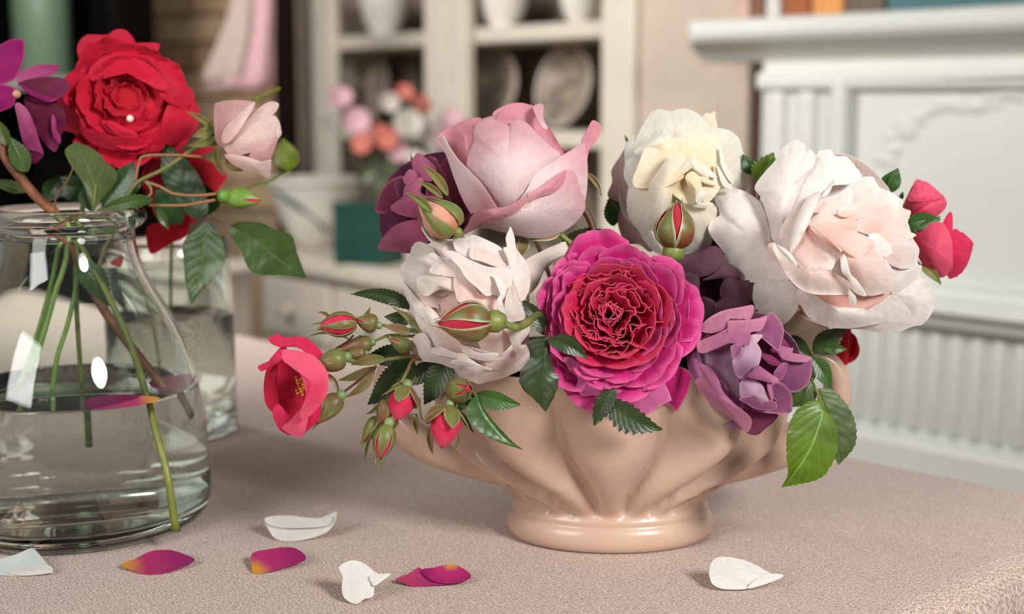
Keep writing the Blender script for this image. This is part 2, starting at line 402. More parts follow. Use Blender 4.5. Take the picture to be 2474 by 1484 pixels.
def leaf(parent, pb, pt, w, Z, mat, dt=0.0, bend=0.0, fold=6.0, arch=6.0, serr=0.07, teeth=13, wl=1.0, wr=1.0, name='leaf', fr=None, wav=3.0, peak=0.42, thick=0.0004, twist=0.0):
    """leaf from its base pixel to its tip pixel; w half width in pixels; dt how far (pixels) the tip is nearer than the base"""
    if fr:
        (pb, pt) = prs([pb[0], pb[1], pt[0], pt[1]], fr); w = w / fr[2]; bend = bend / fr[2]
    s = Z / F; dx, dy = pt[0] - pb[0], pt[1] - pb[1]; L = sqrt(dx * dx + dy * dy); ux, uy = dx / L, dy / L; nx, ny = -uy, ux
    ns = teeth * 4; V, UV, Fc, T = [], [], [], []; seed = pb[0] * 0.7 + pb[1]
    us = [-1, -0.72, -0.4, -0.14, 0, 0.14, 0.4, 0.72, 1]
    ex = math.log(0.5) / math.log(peak)
    for i in range(ns + 1):
        v = i / ns; pr = max(0.0, sin(pi * v ** ex)) ** 0.85 * (1 - 0.25 * v ** 3)
        tooth = (v * teeth) % 1.0
        for u in us:
            ww = w * pr * (wl if u < 0 else wr)
            e = 1.0
            if abs(u) == 1: e = 1 - serr * 1.6 + serr * 2.6 * tooth if 0.05 < v < 0.985 else 1.0
            off = u * ww * e; b = bend * 4 * v * (1 - v)
            adv = serr * L * 0.10 * tooth if abs(u) == 1 else 0.0
            x = pb[0] + ux * (L * v + adv) + nx * (off + b); y = pb[1] + uy * (L * v + adv) + ny * (off + b)
            d = dt * v + arch * 4 * v * (1 - v) + fold * abs(u) * pr + twist * u * v + wav * noise.noise(Vector((x * 0.03, y * 0.03, seed))) * abs(u)
            V.append(W(x, y, Z - d * s)); UV.append((u, v)); T.append(abs(u))
    m = len(us)
    for i in range(ns):
        for j in range(m - 1):
            a = i * m + j; Fc.append((a, a + 1, a + m + 1, a + m))
    return mk(name, V, Fc, mat, parent, uv=UV, att={'t': T, 'b': T}, solid=thick)

def leaf3(parent, Lp, Mp, Rp, Z, mat, fr, dl=0.0, dm=0.0, dr=0.0, dt=0.0, serr=5.0, teeth=16, name='leaf', db=0.0):
    """leaf given by its left edge, midrib and right edge"""
    A, Mi, Bp = (prs(q, fr) for q in (Lp, Mp, Rp)); n = teeth * 4 + 1; s = Z / F
    A, Mi, Bp = curve(A, n), curve(Mi, n), curve(Bp, n); V, UV, Fc, T = [], [], [], []
    us = [-1, -0.75, -0.45, -0.18, 0, 0.18, 0.45, 0.75, 1]
    for i in range(n):
        v = i / (n - 1); tooth = (v * teeth) % 1.0; mid = sin(pi * v) ** 0.6
        for u in us:
            E = A[i] if u < 0 else Bp[i]; a = abs(u)
            x = Mi[i][0] * (1 - a) + E[0] * a; y = Mi[i][1] * (1 - a) + E[1] * a
            if a == 1 and 0.03 < v < 0.98:
                ex, ey = E[0] - Mi[i][0], E[1] - Mi[i][1]; l = sqrt(ex * ex + ey * ey) + 1e-6
                k = serr * (tooth - 0.5) * min(1, l / 20); x += ex / l * k; y += ey / l * k
            d = (dl if u < 0 else dr) * a ** 1.4 * mid + dm * mid + db * (1 - v) + dt * v + 1.5 * noise.noise(Vector((x * 0.04, y * 0.04, Z * 50)))
            V.append(W(x, y, Z - d * s)); UV.append((u, v)); T.append(a)
    m = len(us)
    for i in range(n - 1):
        for j in range(m - 1):
            a = i * m + j; Fc.append((a, a + 1, a + m + 1, a + m))
    return mk(name, V, Fc, mat, parent, uv=UV, att={'t': T, 'b': T}, solid=0.0004)

def px_tube(name, pts, radii, Z, mat, parent, fr=None, dz=None, n=8, m=None):
    """stem through pixels; radii in pixels; Z a number or one depth per point"""
    P = prs(pts, fr) if fr else [(pts[i], pts[i + 1]) for i in range(0, len(pts), 2)]
    zs = Z if isinstance(Z, (list, tuple)) else [Z] * len(P)
    zz = zs[0]; k = zz / F
    rr = [r * k for r in (radii if isinstance(radii, (list, tuple)) else [radii, radii])]
    return tube(name, [W(x, y, z) for (x, y), z in zip(P, zs)], rr, mat, parent, n=n, m=m)

def bud(parent, pb, pt, r, Z, petal, sepal, dz=0.0, open_=0.75, nsep=5, slen=1.12, flare=0.0, hip=0.0, fr=None, hipmat=None, ph=0.0, twist=2.2, name='bud', blunt=0.75, rimmat=None, mat_tip=None):
    """rosebud: wrapped petal cone (part) with sepals (sub-parts). dz: tip nearer than base, in pixels"""
    if fr:
        (pb, pt) = prs([pb[0], pb[1], pt[0], pt[1]], fr); r = r / fr[2]
    s = Z / F; b = W(pb[0], pb[1], Z); t = W(pt[0], pt[1], Z - dz * s); ax = t - b; Lw = ax.length; M = frame_of(b, ax, UP * 0.3 + RT)
    R = r * s; n, m = 36, 16; V, Fc, UV, T, B = [], [], [], [], []
    body = lambda v: R * max(0.02, sin(pi * min(1, (0.06 + 0.94 * v)) ** blunt)) ** 0.72
    for i in range(m + 1):
        v = i / m
        for k in range(n):
            a = 2 * pi * k / n; sp = ((a * 3 / (2 * pi) + twist * v) % 1.0); rr = body(v) * (0.93 + 0.13 * sp * min(1, v * 2))
            V.append(M @ Vector((rr * cos(a), rr * sin(a), Lw * v * (1 - 0.04 * sp)))); UV.append((k / n, v)); T.append(0.3); B.append(v)
    for i in range(m):
        for k in range(n): Fc.append((i * n + k, i * n + (k + 1) % n, (i + 1) * n + (k + 1) % n, (i + 1) * n + k))
    Fc.append(tuple(m * n + k for k in range(n))); Fc.append(tuple(range(n - 1, -1, -1)))
    o = mk(name, V, Fc, petal, parent, uv=UV, att={'t': T, 'b': B})
    for q in range(nsep):
        a0 = ph + 2 * pi * q / nsep; V, Fc, UV, T = [], [], [], []; ml = 14; sl = slen * (1 + 0.08 * sin(q * 2.4))
        for i in range(ml + 1):
            v = i / ml; z = v * sl; wa = open_ * pi / nsep * 1.35 * max(0.0, 1 - v ** 1.7) + 0.03
            for j in range(7):
                u = j / 3 - 1; a = a0 + u * wa
                rr = body(min(z, 0.93)) * 1.07 + R * 0.03 * (1 - abs(u)) + flare * R * v * v
                if z > 0.93: rr = rr * max(.35, 1 - 2.2 * (z - 0.93)) + flare * R * 0.5 * (z - .93) * 6
                V.append(M @ Vector((rr * cos(a), rr * sin(a), Lw * z - R * 0.05))); UV.append((u, v)); T.append(abs(u))
        for i in range(ml):
            for j in range(6): c = i * 7 + j; Fc.append((c, c + 1, c + 8, c + 7))
        mk('sepal', V, Fc, sepal, o, uv=UV, att={'t': T, 'b': T}, solid=0.0004)
    if hip:
        h = hip * R; pf = [(0.0, -1.5 * h), (0.6 * h, -1.4 * h), (0.95 * h, -0.8 * h), (0.9 * h, -0.1 * h), (0.7 * h, 0.35 * h), (0, 0.5 * h)]
        lathe('hip', pf, hipmat or sepal, o, n=14, frame=M)
    return o
# ------------------------------------------------------------------ room
ZF = -0.75
M_CREAM = plain('cream_paint', S(206, 196, 180), 0.55, 0.04, 12)
M_WHITE = plain('white_paint', S(204, 205, 197), 0.5, 0.03, 10)
M_WALL = plain('warm_plaster', S(188, 172, 154), 0.8, 0.04, 8)
M_DARK = plain('dark_wood', S(20, 11, 7), 0.9, 0.3, 20, 0, .1)
M_FLOOR = plain('floor_boards', S(84, 62, 46), 0.5, 0.2, 6)
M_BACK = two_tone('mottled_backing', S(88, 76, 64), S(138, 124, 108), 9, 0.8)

def plane_local(root, px, py, yl):
    """where the ray through a pixel meets the plane y = yl of a rotated root: local x and z"""
    a = root.rotation_euler.z; n = Vector((-sin(a), cos(a), 0)); xd = Vector((cos(a), sin(a), 0))
    o = Vector(root.location); r = ray(px, py); k = ((o + n * yl) - CAM).dot(n) / r.dot(n); p = CAM + r * k - o
    return p.dot(xd), p.z + o.z
floor = structure(box('floor', (-5, -2, ZF - 0.05), (5, 6, ZF), M_FLOOR, bev=0))

# --- white chimneypiece on the right
RZ = radians(-47)
p0 = W(2100, 240, 2.2); mantel = thing('chimneypiece', 'white painted panelled chimneypiece with a moulded shelf and reeded band behind the table', 'fireplace', (p0.x, p0.y, 0), RZ)
PL = lambda px, py, y=0.0: plane_local(mantel, px, py, y)
xl, _ = PL(1840, 240); xr = 1.3
_, z_a = PL(2300, 690); _, z_b = PL(2300, 790); _, z_c = PL(2300, 1062)
xs, zt = PL(1636, 50, -0.07)
ztop = zt
box('panel', (xl, 0.0, ZF), (xr, 0.18, zt - 0.03), M_WHITE, mantel, 0.004)
# mantel shelf with a rounded nose
prof = [(0.16, zt), (-0.05, zt), (-0.063, zt - 0.006), (-0.07, zt - 0.016), (-0.068, zt - 0.027), (-0.06, zt - 0.036), (-0.045, zt - 0.042), (-0.03, zt - 0.048), (-0.015, zt - 0.056), (0.0, zt - 0.068), (0.16, zt - 0.068)]
V, Fc = [], []
xe = [xs + 0.05, xs + 0.03, xs + 0.012, xs] ; cols = [(xr, 0.0)] + [(xs + 0.05, 0.0), (xs + 0.03, 0.004), (xs + 0.014, 0.014), (xs + 0.003, 0.03), (xs, 0.05)]
for x, inn in cols:
    for (y, z) in prof:
        f = 1.0 if y > -0.12 else 1.0
        V.append((x, max(y, -0.07 + inn) if y < 0 else y, z))
k = len(prof)
for i in range(len(cols) - 1):
    for j in range(k - 1): a = i * k + j; Fc.append((a, a + k, a + k + 1, a + 1))
Fc.append(tuple(range(k))); Fc.append(tuple((len(cols) - 1) * k + j for j in range(k - 1, -1, -1)))
mk('shelf', V, Fc, M_WHITE, mantel, local=True, smooth=False)
box('frieze_moulding', (xl, -0.02, zt - 0.115), (xr, 0.01, zt - 0.085), M_WHITE, mantel, 0.008)
_, zp1 = PL(2200, 180); x_p, _ = PL(1945, 240)
for i, px in enumerate((1880, 1952)):
    x, _ = PL(px, 300); box('reed', (x - 0.019, -0.012, z_a + 0.02), (x + 0.019, 0.01, zp1 - 0.02), M_WHITE, mantel, 0.011)
x1, _ = PL(2048, 300)
box('panel_moulding', (x1 - 0.02, -0.026, z_a + 0.02), (x1 + 0.012, 0.01, zp1), M_WHITE, mantel, 0.011)
box('panel_moulding', (x1 - 0.02, -0.02, zp1 - 0.02), (xr, 0.01, zp1 + 0.005), M_WHITE, mantel, 0.009)
# carved swag on the panel
pts = [(2118, 440), (2140, 380), (2170, 325), (2220, 280), (2290, 255), (2370, 243), (2474, 236), (2600, 232)]
rnd = random.Random(3)
for i in range(34):
    q = cr(pts, (len(pts) - 1) * i / 33); x, z = PL(q[0], q[1], -0.006); r = 0.012 + 0.006 * rnd.random()
    pf = [(0, -0.9 * r), (0.7 * r, -0.6 * r), (r, 0), (0.75 * r, 0.55 * r), (0.3 * r, 0.8 * r), (0, 0.85 * r)]
    o = lathe('carved_leaf', pf, M_WHITE, mantel, n=8); o.location = (x + rnd.uniform(-.008, .008), 0.002, z + rnd.uniform(-.008, .008)); o.rotation_euler = (pi / 2, 0, 0); o.scale = (1.5, 0.8, .5)
# cornice over the reeded band
box('cornice', (xl, -0.035, z_b), (xr, 0.01, z_a), M_WHITE, mantel, 0.012)
box('cornice', (xl, -0.055, z_b + 0.025), (xr, 0.01, z_a - 0.028), M_WHITE, mantel, 0.01)
fx = xl + 0.03
first = None
while fx < xr - 0.3:
    if first is None:
        V, Fc = [], []
        for zz in (z_c + 0.004, z_c + 0.012, z_b - 0.02, z_b - 0.008):
            sh = 0.75 if zz in (z_c + 0.004, z_b - 0.008) else 1.0
            for q in range(7):
                a = pi * q / 6; V.append((cos(a) * 0.0125 * sh, -sin(a) * 0.016 * sh, zz))
        for i in range(3):
            for q in range(6): a = i * 7 + q; Fc.append((a, a + 1, a + 8, a + 7))
        Fc.append(tuple(range(6, -1, -1))); Fc.append(tuple(21 + q for q in range(7)))
        first = mk('reed', V, Fc, M_WHITE, mantel, local=True); first.location = (fx, 0.004, 0)
    else:
        c = first.copy(); COL.objects.link(c); c.parent = mantel; c.location = (fx, 0.004, 0)
    fx += 0.0345
box('base_rail', (xl, -0.03, z_c - 0.07), (xr, 0.01, z_c - 0.006), M_WHITE, mantel, 0.01)
box('plinth', (xl, -0.05, ZF), (xr, 0.01, z_c - 0.075), M_WHITE, mantel, 0.01)

# books along the mantel shelf
bx = xs + 0.085
for col, w_, lab in (((178, 148, 132), .035, 'pale pinkish spine, leftmost book on the mantel shelf'), ((112, 72, 48), .026, 'tan brown book second from the left on the mantel shelf'), ((190, 184, 178), .03, 'pale grey book between brown ones on the mantel shelf'),
                     ((140, 74, 34), .055, 'rust brown book on the mantel shelf'), ((196, 132, 66), .06, 'ochre orange book on the mantel shelf'), ((92, 78, 62), .07, 'dull olive brown book on the mantel shelf'), ((58, 96, 100), .3, 'row end teal box file lying on the mantel shelf'), ((170, 160, 140), .16, 'cream box at the right end of the mantel shelf')):
    m = plain('cloth_binding', S(*col), 0.7, 0.1, 60)
    r = Matrix.Rotation(RZ, 3, 'Z') @ Vector((bx + w_ / 2, 0.03, 0))
    t = thing('box_file' if w_ > .1 else 'book', lab, 'box' if w_ > .1 else 'book', (p0.x + r.x, p0.y + r.y, zt), RZ, None if w_ > .1 else 'books along the mantel shelf')
    h = 0.2 if w_ < .1 else 0.1
    box('cover', (-w_ / 2 + .001, -0.06, 0.0005), (w_ / 2 - .001, 0.1, h), m, t, 0.003)
    box('pages', (-w_ / 2 + .004, -0.05, 0.004), (w_ / 2 - .004, 0.104, h + .001), M_CREAM, t, 0.0)
    bx += w_ + 0.002

# --- back wall behind the dresser and chimneypiece
q = Matrix.Rotation(RZ, 3, 'Z') @ Vector((0, 0.185, 0))
wall = box('wall_back', (-2.2, 0.52, ZF), (1.3, 0.6, 1.9), M_WALL, bev=0); wall.location = (p0.x, p0.y, 0); wall.rotation_euler = (0, 0, RZ); structure(wall)

# --- dresser
RD = radians(-51)
d0 = W(1085, 240, 3.22); dresser = thing('dresser', 'cream painted dresser with open shelves above a counter, left of the chimneypiece', 'dresser', (d0.x, d0.y, 0), RD)
DL = lambda px, py, y=0.0: plane_local(dresser, px, py, y)
X = lambda px, y=0.0: DL(px, 240, y)[0]
_, zc = DL(900, 650, -0.30)
zh = 1.2; dep = 0.28
for a, b in ((712, 800), (1024, 1076), (1079, 1124), (1450, 1530)):
    box('stile', (X(a), 0.0, zc), (X(b), 0.03, zh), M_CREAM, dresser, 0.006)
box('side_panel', (X(712), 0.031, zc), (X(722), dep, zh), M_CREAM, dresser, 0.002)
box('side_panel', (X(1505), 0.031, zc), (X(1525), dep, zh), M_CREAM, dresser, 0.002)
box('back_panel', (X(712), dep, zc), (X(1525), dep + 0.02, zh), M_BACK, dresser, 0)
_, s1 = DL(915, 82, 0.03); _, s2 = DL(1390, 318, 0.03)
for z in (s1, s2): box('shelf', (X(730), 0.033, z - 0.034), (X(1500), dep - 0.004, z), M_CREAM, dresser, 0.004)
box('pilaster', (X(1531), 0.012, ZF), (X(1796), .05, zh), M_WALL, dresser, 0.008)
box('gap_strip', (X(1797), 0.02, ZF), (X(1848), .05, zh), plain('gap_brown', S(66, 38, 22), .7, .2, 20), dresser, 0.004)  # brown strip stands in for the dark gap beside the chimneypiece
xa, xb = X(575, -0.3), X(1530)
box('counter', (xa, -0.30, zc - 0.04), (xb, dep, zc), M_CREAM, dresser, 0.008)
box('carcass', (xa + 0.03, -0.26, ZF), (xb - .02, dep, zc - 0.042), M_CREAM, dresser, 0.004)
w3 = (xb - xa - .06) / 3
for i in range(3):
    x = xa + .04 + i * w3
    dr = box('drawer', (x + .015, -0.278, zc - 0.20), (x + w3 - .015, -0.261, zc - 0.06), M_CREAM, dresser, 0.006)
    kb = lathe('knob', [(0, 0), (.006, 0), (.007, .012), (.015, .02), (.013, .028), (0, .03)], M_CREAM, dr, n=14); kb.location = (x + w3 / 2, -0.278, zc - .13); kb.rotation_euler = (pi / 2, 0, 0)
    dr = box('door', (x + .015, -0.278, ZF + .08), (x + w3 - .015, -0.261, zc - 0.215), M_CREAM, dresser, 0.006)
    kb = lathe('knob', [(0, 0), (.006, 0), (.007, .012), (.015, .02), (.013, .028), (0, .03)], M_CREAM, dr, n=14); kb.location = (x + w3 - .05, -0.278, zc - .32); kb.rotation_euler = (pi / 2, 0, 0)
def d_world(x, y, z):
    r = Matrix.Rotation(RD, 3, 'Z') @ Vector((x, y, 0)); return Vector((d0.x + r.x, d0.y + r.y, z))
M_CHINA = plain('white_china', S(222, 216, 204), 0.25, 0.03, 10)
def crock(px, y, z, r, h, lab, foot=.5):
    t = thing('bowl', lab, 'bowl', d_world(X(px, y), y, z), group='white bowls on the upper dresser shelf')
    lathe('body', [(r * foot, 0.0005), (r * foot, .006), (r * .8, h * .35), (r, h * .8), (r * 1.02, h), (r * .97, h), (r * .75, h * .4), (0, h * .12)], M_CHINA, t, n=40)
    lathe('foot_ring', [(r * foot * 1.05, 0.0), (r * foot * 1.05, .01), (r * foot * .85, .012), (r * foot * .85, 0.0)], M_CHINA, t, n=40, closed=True)
crock(930, 0.11, s1 + .0005, .062, .1, 'white china bowl on the upper shelf behind the left pane opening')
crock(1215, 0.12, s1 + .0005, .06, .09, 'white china bowl on the upper shelf right of the middle post')
crock(1400, 0.13, s1 + .0005, .045, .07, 'small white bowl near the right end of the upper shelf')
# plates standing on the lower shelf and counter
M_PLATE = two_tone('transfer_printed_china', S(120, 106, 94), S(168, 152, 136), 30, 0.4)
def plate(px, y, z, r, lab):
    t = thing('plate', lab, 'plate', d_world(X(px, y), y, z + r + .001), RD, 'patterned plates standing in the dresser'); t.rotation_euler = (radians(78), 0, RD)
    lathe('dish', [(0, .0), (r * .6, .0), (r * .68, .008), (r, .016), (r, .02), (r * .66, .012), (r * .58, .005), (0, .005)], M_PLATE, t, n=44)
    lathe('rim_band', [(r * .93, .0165), (r * .998, .0202), (r * .998, .0212), (r * .93, .018)], M_CREAM, t, n=44, closed=True)
plate(1205, .17, s2, .088, 'brown patterned plate standing behind the pink rose, left of the pair')
plate(1375, .17, s2, .092, 'brown patterned plate standing at the right end of the middle shelf')
plate(905, .19, s2, .09, 'brown patterned plate standing behind the coral flowers')

# tureen with a green ribbon and a green box on the counter
_, zc0 = 0, zc
def cw(px, y): return d_world(X(px, y), y, zc + .0005)
M_RIB = plain('green_glaze', S(58, 92, 80), 0.35, .15, 40); M_GREEN = plain('dark_green_board', S(8, 62, 52), 0.5, .1, 30)
t = thing('tureen', 'white tapering tureen with green band standing on the dresser counter', 'tureen', cw(760, -.14))
lathe('body', [(.045, 0), (.05, .004), (.066, .02), (.09, .07), (.112, .13), (.121, .152), (.124, .16), (.118, .161), (.104, .13), (.06, .03), (0, .02)], M_CHINA, t, n=56)
lathe('rim_band', [(.1192, .1482), (.1255, .156), (.1265, .164), (.121, .1645), (.1185, .157)], M_CHINA, t, n=56, closed=True)
tube('green_ribbon', [t.location + Vector(v) for v in ((-.085, -.072, .142), (-.045, -.092, .115), (.0, -.084, .08), (.035, -.068, .04))], [.008, .011, .010, .006], M_RIB, t)
t = thing('box', 'dark green square box on the counter beside the white tureen', 'box', cw(888, -.24), RD + .45)
box('body', (-.062, -.05, 0), (.066, .05, .112), M_GREEN, t, .003); box('lid', (-.064, -.052, .1125), (.068, .052, .132), M_GREEN, t, .003)

# blurred posy of pink and coral flowers in a glass on the counter
posy = thing('posy', 'soft pink and coral flowers in a small vase before the dresser shelves', 'flowers', W(1015, 640, 3.10))
pb = W(1015, 600, 3.10); pb.z = zc; pz = posy.location
M_PC = petal_mat('coral_petal', S(216, 160, 126), S(220, 136, 118), S(214, 108, 100)); M_PP = petal_mat('soft_pink_petal', S(240, 214, 214), S(232, 190, 198), S(224, 172, 184)); M_PW = petal_mat('pale_white_petal', S(232, 226, 212), S(228, 220, 208), S(222, 212, 204))
M_STEM0 = plain('far_stem', S(84, 100, 66), .6, .2, 40)
rnd = random.Random(11)
for px, py, r, m in ((822, 240, 32, M_PP), (862, 292, 34, M_PP), (940, 247, 26, M_PW), (975, 225, 24, M_PC), (1015, 255, 26, M_PC), (880, 350, 30, M_PC), (938, 335, 30, M_PC), (912, 318, 20, M_PC), (985, 300, 38, M_PW), (1030, 330, 34, M_PW), (965, 370, 26, M_PP), (1095, 290, 26, M_PP), (1075, 330, 28, M_PP), (800, 300, 22, M_PW), (1000, 385, 24, M_PW)):
    Z = 3.10 + rnd.uniform(-.05, .05); b = Bloom('x', '', '', (0, 0, 1), px, py, r, Z, root=posy)
    M = b.axes(rnd.uniform(-.4, .4), rnd.uniform(0, .6))
    # one joined bloom each: far out of focus
    V, Fc, UV, T, B = [], [], [], [], []
    for q in range(7):
        a0 = q * 0.9; tilt = 0.35 + 0.12 * (q % 3)
        for i in range(5):
            for j in range(5):
                u = j / 2 - 1; v = i / 4; lat = u * r * .55 * sin(pi * (0.15 + .7 * v)); rad = r * (v * cos(tilt * (1.6 - v))) * .95; h = r * .7 * v * sin(1.2 - v * tilt)
                V.append(M @ Vector(((rad * cos(a0) - lat * sin(a0)) * b.s, (rad * sin(a0) + lat * cos(a0)) * b.s, (h - lat * lat / r * .2) * b.s))); UV.append((u, v)); T.append(v); B.append(v)
        o0 = q * 25
        for i in range(4):
            for j in range(4): a = o0 + i * 5 + j; Fc.append((a, a + 1, a + 6, a + 5))
    mk('bloom', V, Fc, m, posy, uv=UV, att={'t': T, 'b': B}, solid=.001)
    c = W(px, py, Z); tube('stem', [c, (c + pb) / 2 + Vector((0, 0, .02)), pb + Vector((rnd.uniform(-.01, .01), 0, .02))], [.002, .002], M_STEM0, posy, n=6)
M_LEAF0 = leaf_mat('far_leaf', S(74, 84, 50), S(100, 110, 70))
for a, b_ in (((905, 400), (860, 455)), ((930, 390), (985, 450)), ((950, 360), (1010, 420)), ((900, 370), (850, 330)), ((925, 420), (905, 480))):
    leaf(posy, a, b_, 18, 3.10, M_LEAF0, teeth=6)
lathe('vase', [(.028, 0), (.034, .004), (.036, .05), (.03, .085), (.033, .09), (.029, .09), (.026, .08), (.03, .01), (0, .008)], M_CHINA, posy, n=32).location = pb - pz + Vector((0, 0, zc - pb.z))

# --- far left: brick chimney breast, dark posts, hanging dress
bp0 = W(430, 240, 3.9); RB = radians(-30)
M_MORT = plain('mortar', S(170, 146, 116), .9, .1, 20); M_BR = [plain('brick', S(*c), .85, .22, 25, .3) for c in ((184, 152, 116), (194, 164, 128), (168, 132, 98), (202, 174, 138))]
bw = box('wall_left', (-4.5, 0.03, ZF), (0.42, 0.2, 1.9), M_MORT, bev=0); bw.location = (bp0.x, bp0.y, 0); bw.rotation_euler = (0, 0, RB); structure(bw)
x0, ztop_ = plane_local(bw, 250, -40, 0.0); x1_, _ = plane_local(bw, 700, 240, 0.0); _, zlow = plane_local(bw, 500, 470, 0)
mesh_b = None; rnd = random.Random(5); row = 0; z = zlow
while z < ztop_:
    x = x0 + (0.11 if row % 2 else 0)
    while x < 0.40 - .2:
        o = box('brick', (-.105, -.0, -.031), (.105, .04, .031), M_BR[rnd.randrange(4)], bw, .004) if mesh_b is None or len(mesh_b) < 4 else None
        if o is not None: mesh_b = (mesh_b or []) + [o.data]
        else:
            o = bpy.data.objects.new('brick', mesh_b[rnd.randrange(4)]); COL.objects.link(o); o.parent = bw
        o.location = (x + .1, .002 + rnd.uniform(-.004, .004), z); x += 0.222
    z += 0.074; row += 1
def post(name, lab, cat, px0, px1, Z, z0, z1, mat, kind=None):
    a, b_ = W(px0, 240, Z), W(px1, 240, Z); c = (a + b_) / 2; w_ = abs(b_.x - a.x) / 2
    t = thing(name, lab, cat, (c.x, c.y, z0), 0)
    box('shaft', (-w_, -.03, 0), (w_, .03, z1 - z0), mat, t, .004); box('foot', (-w_ - .005, -.035, 0), (w_ + .005, .035, .06), mat, t, .004)
    return t
post('wooden_post', 'dark brown upright post between the hanging pink dress and the dresser', 'post', 668, 716, 3.55, ZF, 1.2, M_DARK)
M_BLACK = plain('opening_black', S(7, 5, 4), .9, .3, 20, 0, .1)  # black colour supplies the darkness of the opening
a = W(-60, 250, 3.05); b_ = W(292, 250, 3.05)
dark_op = thing('dark_opening', 'black box standing in for a dark opening behind the green canister', 'opening', (a.x, a.y, ZF))  # made-up black box in place of a dark opening
ww = b_.x - a.x
box('back', (0, .30, 0), (ww, .32, 2.3), M_BLACK, dark_op); box('side', (0, 0, 0), (.02, .30, 2.3), M_BLACK, dark_op); box('side', (ww - .02, 0, 0), (ww, .30, 2.3), M_BLACK, dark_op)
zsh = W(100, 184, 3.05).z - ZF
box('shelf', (.02, 0, zsh - .03), (ww - .02, .299, zsh), plain('grey_shelf', S(120, 116, 106), .6, .1, 10), dark_op)
box('shelf', (.02, 0, zsh - .6), (ww - .02, .299, zsh - .57), M_BLACK, dark_op)
c = W(88, 184, 3.1)
M_TIN = plain('sage_enamel', S(96, 120, 94), .45, .06, 12)
t = thing('canister', 'tall sage green canister standing on the shelf at top left', 'canister', (c.x, c.y + .05, ZF + zsh + .0005))
lathe('body', [(.058, 0), (.062, .004), (.062, .3), (.058, .306), (.0, .306)], M_TIN, t, n=40); lathe('lid', [(.064, .307), (.064, .335), (.05, .345), (.0, .35)], M_TIN, t, n=40)
# hanging dress
M_DRESS = plain('pink_cotton', S(172, 134, 138), .8, .06, 40); M_LACE = plain('cream_lace', S(152, 134, 124), .8, .06, 60)
c = W(632, 205, 2.85); t = thing('hanging_dress', 'pale pink gathered dress hanging in front of the brick wall', 'dress', (c.x, c.y, c.z))
fl = lambda k: (lambda a, z, r: (r * cos(a) * (1 + .07 * sin(6 * a + k)) - .045 * max(0, 1 - z / .2) ** 1.5, r * .5 * sin(a) * (1 + .09 * sin(6 * a + k))))
lathe('skirt', [(.045, -.008), (.058, -.003), (.064, .008), (.055, .04), (.044, .08), (.035, .13), (.029, .19), (.027, .24), (.029, .30), (.034, .36)], M_DRESS, t, n=90, fn=fl(0), solid=.003)
o = lathe('lace_apron', [(.04, .004), (.045, .012), (.036, .06), (.026, .12), (.018, .18), (.014, .24)], M_LACE, t, n=80, fn=fl(1.4), solid=.003); o.location = (-.024, -.016, .008)
tube('strap', [Vector((c.x - .02, c.y, c.z + .34)), Vector((c.x, c.y, c.z + .44)), Vector((c.x + .02, c.y, c.z + .34))], [.004, .004], M_LACE, t)
# low cream chest below the dress, seen between the jars
c = W(470, 560, 2.9)
ch = thing('low_chest', 'greyish cream low chest behind the glass jars', 'chest', (c.x, c.y, ZF), RB)
hz = W(470, 640, 2.9).z - ZF
box('body', (-.18, -.05, 0), (.06, .1, hz - .02), plain('greyed_cream', S(176, 166, 154), .6, .06, 12), ch, .006); box('top', (-.2, -.07, hz - .02), (.08, .12, hz), M_CREAM, ch, .006)
for i in range(2): box('drawer', (-.165 + i * .115, -.062, hz - .2), (-.065 + i * .115, -.051, hz - .05), M_CREAM, ch, .004)

